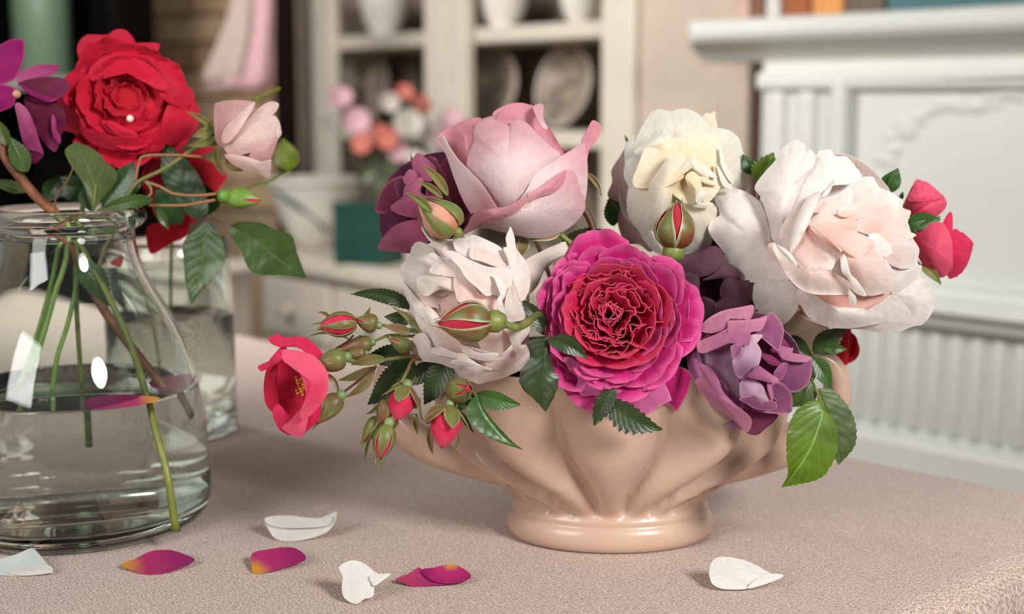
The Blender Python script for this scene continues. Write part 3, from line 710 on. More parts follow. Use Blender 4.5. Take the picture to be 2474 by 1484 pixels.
# ------------------------------------------------------------------ table with its woven cloth
A_, B_ = on_z(590, 815), on_z(2474, 1195)
e1 = (A_ - B_); e1.z = 0; e1.normalize(); e2 = Vector((e1.y, -e1.x, 0)); e2 = e2 if e2.y < 0 else -e2
C_, D_ = on_z(2474, 1290), on_z(2150, 1484)
Kc = B_ + e1 * ((C_ - B_).dot(e1) * 0.5 + (D_ - B_).dot(e1) * 0.5)
ang = atan2(e1.y, e1.x)
def cloth_mat():
    m, nt, p = new_mat('woven_cloth')
    tc = N(nt, 'ShaderNodeTexCoord'); outs = []
    mp = N(nt, 'ShaderNodeMapping'); mp.inputs['Rotation'].default_value = (0, 0, radians(12)); link(nt, tc.outputs['Object'], mp.inputs[0])
    nz = N(nt, 'ShaderNodeTexNoise'); nz.inputs['Scale'].default_value = 260; nz.inputs['Detail'].default_value = 2; link(nt, mp.outputs[0], nz.inputs['Vector'])
    dv = N(nt, 'ShaderNodeMix', data_type='VECTOR'); dv.inputs[0].default_value = 0.0055
    link(nt, mp.outputs[0], dv.inputs[4]); link(nt, nz.outputs['Color'], dv.inputs[5])
    sp = N(nt, 'ShaderNodeSeparateXYZ'); link(nt, dv.outputs[1], sp.inputs[0])
    k = 2 * pi / 0.0030
    a = math_(nt, 'SINE', math_(nt, 'MULTIPLY', sp.outputs[0], k)); b = math_(nt, 'SINE', math_(nt, 'MULTIPLY', sp.outputs[1], k * 1.15))
    knot = math_(nt, 'MULTIPLY', math_(nt, 'ADD', math_(nt, 'MULTIPLY', a, b), 1.0), 0.5)
    n2 = N(nt, 'ShaderNodeTexNoise'); n2.inputs['Scale'].default_value = 520; n2.inputs['Detail'].default_value = 2; link(nt, tc.outputs['Object'], n2.inputs['Vector'])
    n3 = N(nt, 'ShaderNodeTexNoise'); n3.inputs['Scale'].default_value = 9; n3.inputs['Detail'].default_value = 3; link(nt, tc.outputs['Object'], n3.inputs['Vector'])
    h = math_(nt, 'ADD', math_(nt, 'MULTIPLY', knot, 0.75), math_(nt, 'MULTIPLY', n2.outputs['Fac'], 0.55))
    r = ramp(nt, [(0.22, S(136, 112, 102)), (0.60, S(192, 167, 154)), (0.95, S(232, 214, 202))]); link(nt, h, r.inputs[0])
    c = mixc(nt, math_(nt, 'MULTIPLY', n3.outputs['Fac'], 0.16), r.outputs[0], S(160, 134, 124))
    link(nt, c, p.inputs['Base Color']); p.inputs['Roughness'].default_value = 0.85; p.inputs['Sheen Weight'].default_value = 0.15; p.inputs['Specular IOR Level'].default_value = 0.2
    bp = N(nt, 'ShaderNodeBump'); bp.inputs['Strength'].default_value = 0.55; bp.inputs['Distance'].default_value = 0.0009
    link(nt, h, bp.inputs['Height']); link(nt, bp.outputs[0], p.inputs['Normal'])
    return m
M_CLOTH = cloth_mat()
cl = tag(bpy.data.objects.new('tablecloth', None), 'pinkish beige woven tablecloth hanging over the table edge', 'tablecloth'); bpy.data.objects.remove(cl)
LX, LY, RR = 2.3, 1.45, 0.022
V, Fc = [], []
def sect(n0, n1, lng):
    """coordinates along one side: drop, rounded edge, flat top, rounded edge, drop"""
    o = [(-RR, -0.30), (-RR, -0.12), (-RR, -RR)]
    for q in range(1, 6): a = pi / 2 * q / 6; o.append((-RR * cos(a), -RR + RR * sin(a)))
    for q in range(n0 + 1): o.append((lng * q / n0, 0.0))
    for q in range(5, 0, -1): a = pi / 2 * q / 6; o.append((lng + RR * cos(a), -RR + RR * sin(a)))
    return o + [(lng + RR, -RR), (lng + RR, -0.12), (lng + RR, -0.30)]
SX, SY = sect(24, 0, LX), sect(16, 0, LY)
for i, (x, zx) in enumerate(SX):
    for j, (y, zy) in enumerate(SY):
        V.append((x, y, max(min(zx, 0) + min(zy, 0), -0.30 - .0) if (zx < 0 and zy < 0) else min(zx, zy)))
for i in range(len(SX) - 1):
    for j in range(len(SY) - 1): a = i * len(SY) + j; Fc.append((a, a + 1, a + len(SY) + 1, a + len(SY)))
Mx = Matrix((e1, e2, Vector((0, 0, 1)))).transposed()
V = [Mx @ (Vector(v)) + Vector((Kc.x, Kc.y, 0)) for v in V]
if (Mx.determinant() < 0): pass
else: Fc = [tuple(reversed(f)) for f in Fc]
cloth = tag(mk('tablecloth', V, Fc, M_CLOTH), 'pinkish beige woven tablecloth hanging over the table edge', 'tablecloth')
tb = thing('table', 'wooden table hidden under the pinkish woven cloth', 'table', (Kc.x, Kc.y, ZF), 0)
Vt = []
def tbox(name, x0_, y0_, z0_, x1__, y1_, z1_):
    c8 = [(x0_, y0_, z0_), (x1__, y0_, z0_), (x1__, y1_, z0_), (x0_, y1_, z0_), (x0_, y0_, z1_), (x1__, y0_, z1_), (x1__, y1_, z1_), (x0_, y1_, z1_)]
    f = [(0, 3, 2, 1), (4, 5, 6, 7), (0, 1, 5, 4), (1, 2, 6, 5), (2, 3, 7, 6), (3, 0, 4, 7)]
    mk(name, [Mx @ Vector(v) for v in c8], f, M_DARK, tb, local=True, smooth=False)
tbox('tabletop', .0, .0, .72, LX, LY, .7475)
for x, y in ((.05, .05), (LX - .1, .05), (.05, LY - .1), (LX - .1, LY - .1)): tbox('leg', x, y, 0, x + .05, y + .05, .7195)

# ------------------------------------------------------------------ footed bowl
def bowl_mat():
    m, nt, p = new_mat('beige_glaze')
    tc = N(nt, 'ShaderNodeTexCoord'); ns = N(nt, 'ShaderNodeTexNoise'); ns.inputs['Scale'].default_value = 9; ns.inputs['Detail'].default_value = 4; link(nt, tc.outputs['Object'], ns.inputs['Vector'])
    r = ramp(nt, [(0.3, S(192, 160, 138)), (0.55, S(200, 168, 148)), (0.75, S(202, 174, 150))]); link(nt, ns.outputs['Fac'], r.inputs[0]); link(nt, r.outputs[0], p.inputs['Base Color'])
    p.inputs['Roughness'].default_value = 0.34; p.inputs['Coat Weight'].default_value = 0.35; p.inputs['Coat Roughness'].default_value = 0.12
    p.inputs['Specular IOR Level'].default_value = 0.4
    return m
M_BOWL = bowl_mat()
fc = on_z(1473, 1343); dirc = Vector((fc.x, fc.y, 0)).normalized(); BC = Vector((fc.x, fc.y, 0)) + dirc * 0.0495
bowl = thing('footed_bowl', 'beige glazed footed mantel bowl with lobed sides and loop handles holding the roses', 'bowl', BC)
yaw_b = 0.0
prof = [(0, .004), (.055, .004), (.059, 0.0005), (.0635, .0005), (.067, .002), (.0688, .006), (.0690, .010), (.0680, .0135), (.0662, .0160), (.0650, .0168), (.0650, .0180), (.0655, .0196), (.0650, .0212), (.0638, .0226), (.0635, .0250), (.0665, .0285), (.0725, .034), (.0795, .040), (.0865, .047), (.0935, .055), (.0998, .063), (.1055, .072), (.1105, .083), (.1140, .094), (.1160, .105), (.1165, .114), (.1178, .121), (.1183, .125), (.1175, .1275), (.1155, .1275), (.1140, .125), (.1125, .118), (.109, .105), (.100, .085), (.085, .065), (.066, .045), (.045, .034), (0, .031)]
prof = [(r, z if z < .03 else .03 + (z - .03) * .925) for r, z in prof]
def lobe(a, z, r, inner=False):
    ph = (a + pi / 2 + .05) % (2 * pi); ph = ph - 2 * pi if ph > pi else ph                 # angle from the front of the bowl
    if abs(ph) > pi / 2: ph = math.copysign(pi - abs(ph), ph)                               # the back mirrors the front
    q = max(0.0, min(1.0, (z - .022) / .055)); sq = 0.42 + 0.58 * q * q * (3 - 2 * q)       # lobes draw together towards the foot
    pe = ph / sq; b = (pe * 10 / (2 * pi)) % 1.0; b = min(b, 1 - b) * 2                     # 0 mid lobe, 1 groove
    side = max(0.0, min(1.0, (1.75 - abs(pe)) / .25))
    amp = 0.0
    if .024 < z < .112:
        q = (z - .024) / .088; amp = 0.25 * sin(pi * q ** 0.62) ** 0.8
    arch = 1.0
    if z > .075: arch = max(0.0, 1 - ((z - .075) / .037) ** 2)
    g = b ** 2.0
    rr = r * (1 + (amp * (0.30 - g) if r > .06 else 0) * (0.35 + .65 * arch) * side)
    dp = 0.735 - 0.03 * min(1, z / .1)
    return rr * cos(a), rr * dp * sin(a)
nb = 29
body = prof[:19] + [cr(prof[18:nb], i / 4) for i in range(1, 4 * (nb - 19))] + [prof[nb - 1]]
lathe('body', body, M_BOWL, bowl, n=360, fn=lobe)
lathe('inside', [prof[nb - 1]] + [(r, z) for r, z in prof[nb:]], M_BOWL, bowl, n=120, fn=lambda a, z, r: (r * cos(a), r * .715 * sin(a)))
for sgn in (1, -1):
    hp = [(.060, .050), (.088, .0545), (.120, .064), (.138, .076), (.1480, .094), (.1485, .110), (.1435, .122), (.133, .1275), (.119, .122)]
    hp = [(x, .03 + (z - .03) * .925) for x, z in hp]
    P = curve(hp, 40); V, Fc = [], []
    for i, (x, z) in enumerate(P):
        a, b_ = P[max(0, i - 1)], P[min(39, i + 1)]; tx, tz = b_[0] - a[0], b_[1] - a[1]; l = sqrt(tx * tx + tz * tz); nx_, nz_ = -tz / l, tx / l
        q = i / 39; th = .0060 + .0095 * (1 - q) ** 1.6; wd = .0125 + .016 * (1 - q) ** 2
        for k in range(14):
            an = 2 * pi * k / 14; c_, s_ = cos(an), sin(an); c_ = math.copysign(abs(c_) ** .75, c_); s_ = math.copysign(abs(s_) ** .75, s_)
            V.append((sgn * (x + nx_ * th * c_), wd * s_, z + nz_ * th * c_))
    for i in range(39):
        for k in range(14): Fc.append((i * 14 + k, i * 14 + (k + 1) % 14, (i + 1) * 14 + (k + 1) % 14, (i + 1) * 14 + k))
    Fc.append(tuple(range(14))); Fc.append(tuple(39 * 14 + k for k in range(14)))
    mk('handle', V, Fc, M_BOWL, bowl, local=True)
BIN = BC + Vector((0, 0, .06))

# ------------------------------------------------------------------ glass jars
M_GLASS = glass('clear_glass', (0.90, 0.96, 0.925, 1), 1.5); M_WATER = glass('water', (1.0, 0.985, 0.945, 1), 1.33)
jf = on_z(196, 1341); jd = Vector((jf.x, jf.y, 0)).normalized(); JC = Vector((jf.x, jf.y, 0)) + jd * 0.078
jar = thing('glass_jar', 'clear glass jar with rolled rim and sloping shoulders, half full of water, at left front', 'jar', JC)
outer = [(0, .0005), (.070, .0005), (.078, .0015), (.0845, .0055), (.0885, .012), (.0898, .020), (.0892, .035), (.0884, .055), (.0868, .074), (.0835, .093), (.0795, .110), (.0735, .128), (.0655, .144), (.0575, .158), (.0510, .170), (.0465, .182), (.0445, .193), (.0442, .2005), (.0470, .2025), (.0505, .2045), (.0527, .2085), (.0522, .2125), (.0500, .2150), (.0462, .2162), (.0425, .2150), (.0408, .2115), (.0405, .205)]
inner = [(.0406, .1985), (.0412, .192), (.0432, .182), (.0476, .170), (.0540, .158), (.0620, .144), (.0700, .128), (.0760, .110), (.0800, .093), (.0832, .074), (.0848, .055), (.0855, .035), (.0858, .024), (.083, .016), (.074, .0125), (0, .0115)]
lathe('glass', outer + inner, M_GLASS, jar, n=180)
WL = 0.0945
wi = [(0, .0112), (.0741, .0122), (.0832, .0157), (.0861, .024), (.0858, .035), (.0851, .055), (.0835, .074), (.0803, .0925), (.0799, WL), (.0775, WL - .0006), (.0, WL - .0008)]
lathe('water', wi, M_WATER, jar, n=180)
# second vase behind
vf = on_z(425, 1078); vd = Vector((vf.x, vf.y, 0)).normalized(); VC = Vector((vf.x, vf.y, 0)) + vd * 0.05
vase = thing('glass_vase', 'straight clear glass vase with a thick base standing behind the jar', 'vase', VC)
ro = 0.0535
lathe('glass', [(0, .0005), (ro - .006, .0005), (ro, .005), (ro, .05), (ro * .985, .12), (ro * .93, .15), (ro * .95, .166), (ro * .9, .169), (ro * .87, .166), (ro * .86, .15), (ro * .91, .12), (ro * .93, .05), (ro * .92, .026), (ro * .7, .021), (0, .02)], M_GLASS, vase, n=72)
lathe('water', [(0, .0198), (ro * .7, .0208), (ro * .922, .0258), (ro * .932, .05), (ro * .92, .105), (ro * .9, .1048), (0, .1046)], M_WATER, vase, n=72)
# ------------------------------------------------------------------ bouquet in the bowl
G_STEM = two_tone('green_stem', S(96, 112, 52), S(128, 138, 66), 90, .45)
G_STEMD = two_tone('dark_stem', S(70, 34, 26), S(96, 62, 40), 80, .5)
L_DARK = leaf_mat('dark_leaf', S(50, 66, 32), S(58, 84, 44), 0.34, .12, edge=S(58, 40, 32))
L_MID = leaf_mat('mid_leaf', S(60, 96, 38), S(88, 132, 58), 0.36, .2)
L_BRIGHT = leaf_mat('bright_leaf', S(92, 122, 22), S(150, 196, 96), 0.36, .25)
L_OLIVE = leaf_mat('olive_leaf', S(78, 100, 42), S(112, 132, 70), 0.45, .25)
L_SEP = sepal_mat('bud_sepal', S(112, 122, 66), S(130, 92, 58), S(208, 202, 166))
L_SEPR = sepal_mat('bronze_sepal', S(108, 116, 62), S(122, 72, 46), S(206, 208, 168))
L_SEPG = sepal_mat('green_sepal', S(100, 128, 60), S(132, 106, 64), S(128, 140, 84))
G_HIP = two_tone('hip_green', S(112, 138, 82), S(128, 150, 96), 60, .45)

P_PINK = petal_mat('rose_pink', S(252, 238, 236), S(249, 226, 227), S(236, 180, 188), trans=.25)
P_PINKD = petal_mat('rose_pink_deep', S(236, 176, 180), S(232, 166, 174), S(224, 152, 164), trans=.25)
P_BL = petal_mat('blush_cream', S(244, 214, 204), S(248, 232, 224), S(250, 242, 236), trans=.3)
P_BLP = petal_mat('blush_pink', S(246, 210, 198), S(247, 220, 210), S(248, 230, 222), trans=.3)
P_BLG = petal_mat('blush_grey', S(236, 218, 208), S(240, 226, 216), S(238, 228, 218), trans=.3)
P_WH = petal_mat('ivory_white', S(246, 228, 190), S(245, 238, 220), S(246, 243, 232), trans=.3)
P_WHC = petal_mat('cream_heart', S(240, 214, 166), S(246, 232, 198), S(248, 242, 222), trans=.3)
P_WHM = petal_mat('mauve_tinged_white', S(224, 204, 192), S(220, 198, 190), S(206, 176, 172), trans=.3)
P_RB = petal_mat('peony_blush', S(250, 200, 186), S(249, 222, 212), S(250, 238, 231), trans=.3)
P_RBW = petal_mat('peony_white', S(246, 230, 222), S(249, 240, 234), S(250, 244, 238), trans=.3)
P_RBC = petal_mat('peony_coral', S(250, 190, 172), S(250, 206, 190), S(250, 218, 206), trans=.3)
P_RBT = petal_mat('peony_withered', S(196, 160, 120), S(226, 208, 184), S(232, 220, 204), trans=.3, spot=S(206, 176, 138))
P_MG = petal_mat('magenta_outer', S(176, 6, 60), S(206, 16, 104), S(216, 44, 136), rim=S(236, 104, 168), trans=.25, streak=.14)  # darker base and bright rim paint shading into each petal
P_MGL = petal_mat('magenta_light_back', S(214, 60, 150), S(222, 92, 168), S(230, 120, 180), rim=S(236, 140, 190), trans=.25)
P_MGR = petal_mat('crimson_heart', S(170, 4, 36), S(208, 14, 70), S(222, 34, 100), rim=S(238, 84, 118), trans=.28, streak=.14)  # bright rim paints highlights along the petal edges
P_MV = petal_mat('mauve', S(84, 28, 62), S(138, 72, 114), S(162, 92, 132), rim=S(196, 134, 164), trans=.22)  # deeper petal base, darkened further to paint in shading towards the heart
P_MVL = petal_mat('mauve_pale', S(140, 88, 122), S(196, 158, 182), S(216, 180, 194), trans=.25)  # ramp from dark base to pale edge paints in shading
P_MVP = petal_mat('mauve_pink', S(124, 56, 92), S(168, 96, 132), S(206, 134, 162), trans=.22)  # dark base carries painted shading, lighter towards the edge
P_MVD = petal_mat('mauve_dark', S(96, 20, 62), S(124, 36, 84), S(142, 48, 98), trans=.15)
P_PU = petal_mat('plum', S(70, 12, 34), S(104, 30, 58), S(132, 54, 84), rim=S(164, 90, 116), trans=.18)  # base-to-rim ramp paints in shading, as on the mauve petals
P_PUL = petal_mat('plum_pale', S(108, 34, 64), S(152, 74, 104), S(176, 100, 128), trans=.2)
P_PUD = petal_mat('plum_dark', S(56, 14, 40), S(80, 24, 56), S(98, 38, 72), trans=.12)
P_PUG = petal_mat('dusky_purple', S(84, 48, 62), S(108, 70, 84), S(118, 78, 92), trans=.15)
P_RD = petal_mat('raspberry', S(196, 12, 56), S(220, 34, 84), S(228, 52, 96), trans=.25)
P_RDL = petal_mat('raspberry_light', S(230, 60, 100), S(238, 92, 122), S(240, 96, 128), trans=.25)
P_RDD = petal_mat('raspberry_inside', S(170, 8, 40), S(190, 12, 52), S(204, 20, 62), trans=.3)
P_BUDR = petal_mat('bud_red', S(150, 24, 44), S(190, 36, 58), S(206, 60, 80), trans=.2)
P_BUDO = petal_mat('bud_orange', S(214, 140, 104), S(234, 172, 148), S(240, 176, 160), trans=.2)
P_RED = petal_mat('red_flower', S(190, 6, 30), S(206, 14, 40), S(214, 24, 50), trans=.22)

def bin_(dx, dy=0.0, z=.05): return BC + Vector((dx, dy, z))

# ---- large pink rose
fr4 = (880, 230, 3.157)
b = Bloom('pink_rose', 'large pink rose with high cupped heart, tallest in the beige bowl', 'rose', fr4, 1195, 610, 480, .908, 'roses in the bowl')
b.by = 560 + 0; b.by = prs([1195, 1050], fr4)[0][1]; b.bx = prs([1195, 1050], fr4)[0][0]
b.back(P_PINK, G_STEM, 0, .55, bin_(-.01, .01), stem_r=6, stem_mat=G_STEMD)
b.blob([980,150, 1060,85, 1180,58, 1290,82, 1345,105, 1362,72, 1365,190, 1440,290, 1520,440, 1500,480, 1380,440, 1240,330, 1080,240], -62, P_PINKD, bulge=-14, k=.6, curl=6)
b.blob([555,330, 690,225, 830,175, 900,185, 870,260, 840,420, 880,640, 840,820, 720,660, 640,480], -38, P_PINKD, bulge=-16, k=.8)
b.blob([1040,130, 1060,118, 1090,165, 1125,178, 1130,200, 1112,238, 1075,240, 1000,220, 1010,170], -26, P_PINKD, bulge=2)
b.blob([835,245, 890,190, 1000,150, 1050,128, 1085,190, 1112,235, 1010,215, 920,235, 860,290], -34, P_PINK, bulge=6, curl=-6)
b.blob([1290,90, 1362,72, 1366,180, 1400,260, 1350,240, 1310,160], -50, P_PINK, bulge=4)
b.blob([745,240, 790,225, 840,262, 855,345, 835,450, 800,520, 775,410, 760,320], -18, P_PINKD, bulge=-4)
b.blob([838,265, 900,208, 1000,194, 1070,222, 1108,236, 1125,205, 1182,192, 1250,222, 1330,310, 1430,400, 1495,460, 1420,560, 1320,680, 1230,800, 1120,880, 1000,860, 900,720, 820,610, 785,530, 805,430, 842,350], 0, P_PINK, bulge=30, c=[1110, 540], curl=-10, ruff=3)
b.strip([555,325, 620,440, 690,640, 750,790, 815,905], [600,308, 700,470, 800,575, 905,690, 1015,862], 12, P_PINK, bulge=10, dl=-28, dr=16)
b.blob([1190,800, 1240,720, 1300,610, 1430,510, 1560,430, 1670,370, 1685,400, 1700,500, 1702,640, 1690,770, 1650,880, 1540,930, 1350,930, 1220,880], 22, P_PINK, bulge=10, k=.9, c=[1450,720])
b.blob([1655,350, 1700,262, 1738,195, 1775,205, 1805,240, 1800,275, 1785,330, 1715,420, 1695,500, 1680,430], 4, P_PINKD, bulge=-6, k=.8, tilt=(-20, 0))
b.blob([820,930, 900,880, 1120,845, 1220,790, 1280,720, 1400,650, 1530,572, 1600,590, 1640,690, 1685,850, 1610,970, 1490,1050, 1330,1090, 1180,1072, 1040,1040, 940,1015, 860,1010], 40, P_PINK, bulge=20, c=[1290, 880], curl=-8)
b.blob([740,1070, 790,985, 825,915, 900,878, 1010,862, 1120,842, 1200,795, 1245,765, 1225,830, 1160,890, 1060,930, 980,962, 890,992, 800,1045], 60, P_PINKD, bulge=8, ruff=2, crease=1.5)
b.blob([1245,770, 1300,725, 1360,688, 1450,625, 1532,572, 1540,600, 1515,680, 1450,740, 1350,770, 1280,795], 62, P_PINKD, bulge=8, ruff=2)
px_tube('sepal_stalk', [1500,820, 1600,700, 1695,596], [4, 3], [.925, .922, .915], G_STEM, b.root, fr=fr4)
leaf(b.root, (1690, 590), (1812, 770), 22, .915, L_SEP, fr=fr4, name='sepal', teeth=5, bend=-22, serr=0, dt=10)
leaf(b.root, (1500, 1045), (1260, 1110), 60, .89, L_SEP, fr=fr4, name='sepal', teeth=5, serr=0, dt=6, bend=20)
leaf(b.root, (1230, 1085), (1190, 1235), 50, .895, L_SEP, fr=fr4, name='sepal', teeth=5, serr=0)
px_tube('stem', [1668,860, 1720,950, 1752,1060, 1760,1180], [9, 8], [.92, .92, .92, .92], G_STEMD, b.root, fr=fr4)
px_tube('stem', [1490,1060, 1600,1150, 1700,1220], [7, 7], .905, G_STEM, b.root, fr=fr4)

# ---- plum rose behind on the left
b = Bloom('plum_rose', 'plum purple rose tucked behind the large pink rose on the left', 'rose', fr4, 480, 830, 400, .935, 'roses in the bowl'); b.os = 1.5
b.back(P_PU, G_STEM, -.4, .2, bin_(-.05, .02))
b.blob([120,900, 200,640, 400,480, 700,450, 900,700, 850,980, 600,1150, 300,1190, 150,1100], -50, P_PUD, bulge=10)
b.blob([470,480, 540,478, 580,530, 640,460, 700,560, 780,760, 830,900, 720,980, 560,840, 470,760, 500,640], -20, P_PU, bulge=12, base=[600, 900])
b.blob([85,872, 130,740, 160,690, 220,640, 300,622, 340,700, 320,810, 240,880, 150,905], -12, P_PU, bulge=14, k=.9)
b.blob([230,680, 270,640, 330,690, 300,760, 250,760], 4, P_PUD, bulge=-10)
b.blob([365,520, 380,470, 412,444, 470,478, 550,560, 520,650, 430,650, 385,600], -2, P_PUL, bulge=8)
b.blob([200,862, 290,780, 310,700, 360,645, 430,630, 450,660, 430,740, 500,800, 470,930, 320,925], 10, P_PUL, bulge=14, base=[450,950])
b.blob([300,640, 345,568, 402,600, 390,650, 330,690], 14, P_PUL, bulge=5)
b.blob([160,905, 260,890, 430,930, 440,980, 300,980, 200,1025], -8, P_PUD, bulge=-4)  # dark petal painted in for the shaded gap between petals
b.blob([105,1168, 190,1030, 290,970, 450,945, 560,990, 520,1080, 380,1200, 240,1190], 12, P_PUL, bulge=14, base=[560,900])
b.blob([430,800, 560,780, 640,900, 600,1000, 500,960], 2, P_PU, bulge=8)
leaf(b.root, (372, 520), (352, 440), 9, .93, L_SEP, fr=fr4, name='sepal', teeth=3, serr=0)

# ---- blush rose on the left
frD = (950, 540, 3.709)
b = Bloom('blush_rose', 'ragged pale blush rose at left of the bowl behind a striped bud', 'rose', frD, 690, 740, 640, .868, 'roses in the bowl'); b.os = 1.3
b.back(P_BL, G_STEM, -.15, .1, bin_(-.05, -.01))
b.blob([90,480, 170,250, 330,180, 600,140, 900,200, 1100,420, 1200,700, 1215,1000, 1180,1230, 1000,1370, 760,1420, 520,1370, 380,1240, 240,1100, 150,850], -70, P_BL, bulge=0, ruff=8)
b.blob([1175,345, 1350,240, 1440,200, 1535,163, 1565,215, 1600,245, 1450,340, 1330,450, 1290,560, 1200,640, 1190,480], -72, P_BLG, bulge=12, k=.6)
b.blob([60,450, 78,370, 150,300, 165,215, 215,168, 330,200, 430,330, 560,400, 560,560, 450,650, 300,650, 190,650, 120,580, 98,510], -46, P_BLG, bulge=10, jag=.05, ruff=10, crease=8)
b.blob([100,540, 190,640, 290,750, 340,830, 300,960, 240,985, 160,930, 130,860, 150,745, 105,640], -34, P_BLG, bulge=8, jag=.04, ruff=9, crease=6)
b.blob([255,50, 290,20, 345,75, 425,140, 520,150, 580,250, 500,310, 420,240, 335,170], -28, P_BL, bulge=8, ruff=8)
b.blob([190,640, 400,590, 570,610, 570,750, 430,830, 400,760, 280,740], -46, P_BLP, bulge=-20)
b.blob([212,500, 280,468, 420,476, 570,470, 610,560, 560,610, 420,590, 300,652, 228,595], -16, P_BLG, bulge=12, ruff=7, jag=.03)
b.blob([315,300, 352,262, 440,310, 560,300, 650,370, 680,490, 600,480, 480,475, 325,435, 385,335], -10, P_BL, bulge=10, ruff=6, jag=.03)
b.blob([535,125, 640,132, 720,105, 840,150, 960,215, 1015,300, 1022,385, 900,365, 780,335, 640,295, 560,240], -6, P_BL, bulge=10, curl=4)
b.blob([700,208, 800,228, 920,290, 1022,386, 930,392, 800,345, 690,310], 6, P_BLP, bulge=6)
b.blob([545,480, 620,420, 720,560, 780,650, 740,730, 600,710, 555,620], -6, P_BLP, bulge=6, base=[740,740])
b.blob([480,252, 560,256, 700,330, 850,390, 1005,398, 1062,440, 1060,560, 1010,660, 900,640, 830,650, 740,570, 650,490, 595,400, 500,300], 14, P_BL, bulge=16, c=[830,480], curl=3)
b.blob([730,680, 850,618, 950,636, 1005,800, 1030,940, 1065,1060, 970,1165, 850,1170, 780,1110, 730,900], 8, P_BLP, bulge=34, k=.9)
b.blob([275,750, 345,762, 425,860, 410,900, 510,1050, 430,1110, 370,1085, 318,960, 282,860], -2, P_BL, bulge=10, jag=.03)
b.blob([200,842, 262,850, 340,950, 430,970, 480,1085, 350,1105, 325,1010, 255,960], -8, P_BL, bulge=9)
b.blob([355,925, 480,960, 620,1085, 800,1135, 905,1172, 760,1200, 630,1170, 470,1115], 2, P_BLP, bulge=10, base=[700,900])
b.blob([600,1085, 700,1140, 820,1172, 945,1165, 890,1225, 760,1220, 640,1170], 14, P_BL, bulge=6)
b.blob([155,1070, 200,1000, 270,982, 330,1050, 362,1120, 480,1180, 610,1245, 570,1300, 420,1255, 300,1238, 200,1222, 165,1130], 4, P_BL, bulge=14)
b.blob([415,1255, 560,1290, 700,1322, 900,1290, 1040,1240, 1140,1150, 1218,1115, 1212,1240, 1140,1312, 960,1392, 840,1417, 760,1437, 660,1392, 500,1372, 440,1315], -10, P_BL, bulge=12, c=[850,1325], jag=.02)
b.blob([350,1120, 440,1110, 560,1160, 640,1172, 700,1222, 800,1282, 890,1312, 760,1305, 620,1275, 510,1245, 590,1210, 480,1190, 370,1170], 18, P_BL, bulge=4, jag=.06, ruff=6)
b.blob([820,1235, 920,1212, 1000,1205, 1080,1130, 1180,1085, 1214,1130, 1100,1240, 960,1300, 850,1300], 6, P_BLP, bulge=8, jag=.03)
b.blob([300,1235, 310,1262, 250,1340, 262,1400, 235,1425, 185,1432, 163,1380, 215,1300, 240,1235], -30, P_BLG, bulge=5)
b.blob([985,225, 1018,208, 1008,130, 1035,60, 1052,33, 1082,110, 1105,230, 1180,330, 1222,450, 1215,600, 1150,700, 1100,600, 1060,470, 1032,330], 26, P_BL, bulge=10, c=[1125,420], k=.9)
b.blob([895,455, 960,495, 1012,590, 1000,650, 965,720, 970,770, 1002,812, 955,800, 928,690, 975,620, 945,540], 38, P_BL, bulge=4)
b.blob([1035,580, 1055,590, 1050,640, 1130,720, 1175,810, 1160,862, 1060,872, 1000,800, 1005,680], 26, P_BLG, bulge=8)
b.blob([1022,925, 1100,942, 1212,918, 1212,985, 1150,1062, 1130,1100, 1160,1150, 1110,1168, 1062,1085], 28, P_BLG, bulge=8)

# ---- magenta rose in the middle
frC = (1270, 550, 3.157)
b = Bloom('magenta_rose', 'full magenta rose with ruffled crimson heart at the centre of the bowl', 'rose', frC, 690, 690, 640, .846, 'roses in the bowl')
b.back(P_MG, G_STEM, 0, .1, bin_(.0, -.02))
b.blob([290,1000, 340,990, 480,1090, 560,1170, 700,1240, 860,1285, 760,1350, 690,1365, 600,1350, 540,1282, 430,1285, 388,1210, 400,1150, 330,1080], -22, P_MGL, bulge=10, jag=.02, c=[560,1200], k=.4)
b.blob([660,1340, 700,1180, 860,1080, 1030,1150, 1110,1300, 1085,1330, 1010,1370, 920,1425, 830,1452, 765,1435], -34, P_MGL, bulge=8, k=.4, c=[880,1290])
b.blob([420,1080, 560,1000, 800,1040, 860,1200, 760,1300, 600,1290, 480,1200], -54, P_MG, bulge=6, k=.35)
b.blob([1000,1300, 1020,1150, 1150,1060, 1260,1110, 1245,1210, 1215,1295, 1150,1398, 1110,1360], -58, P_MG, bulge=8, k=.35)
M = b.axes(-.06, .14) @ Matrix.Translation((-7 * b.s, 0, 0))
for n_, r0_, r1_, h0_, h1_, w_, mt_, cp_, rf_, bw_, ph_, tc_, cx_ in (
    (12, 50, 198, -44, -4, 70, P_MG, .25, .26, 6, .2, 0, 0), (11, 46, 184, -36, 12, 68, P_MG, .3, .26, -6, .55, 10, 2),
    (11, 42, 165, -26, 24, 62, P_MG, .35, .28, -10, .15, 14, 4), (10, 38, 146, -18, 34, 56, P_MG, .4, .3, -12, .5, 16, 6),
    (8, 34, 126, -10, 42, 58, P_MGR, .5, .26, -14, .1, 16, 8), (7, 30, 106, -6, 48, 52, P_MGR, .6, .34, -14, .45, 18, 8)):
    b.ring(M, n_, r0_, r1_, h0_, h1_, w_, mt_, cup=cp_, ruff=rf_, bow=bw_, ph=ph_, tipcurl=tc_, cx=cx_, jit=.2, nu=15, nv=11, fine=.3)
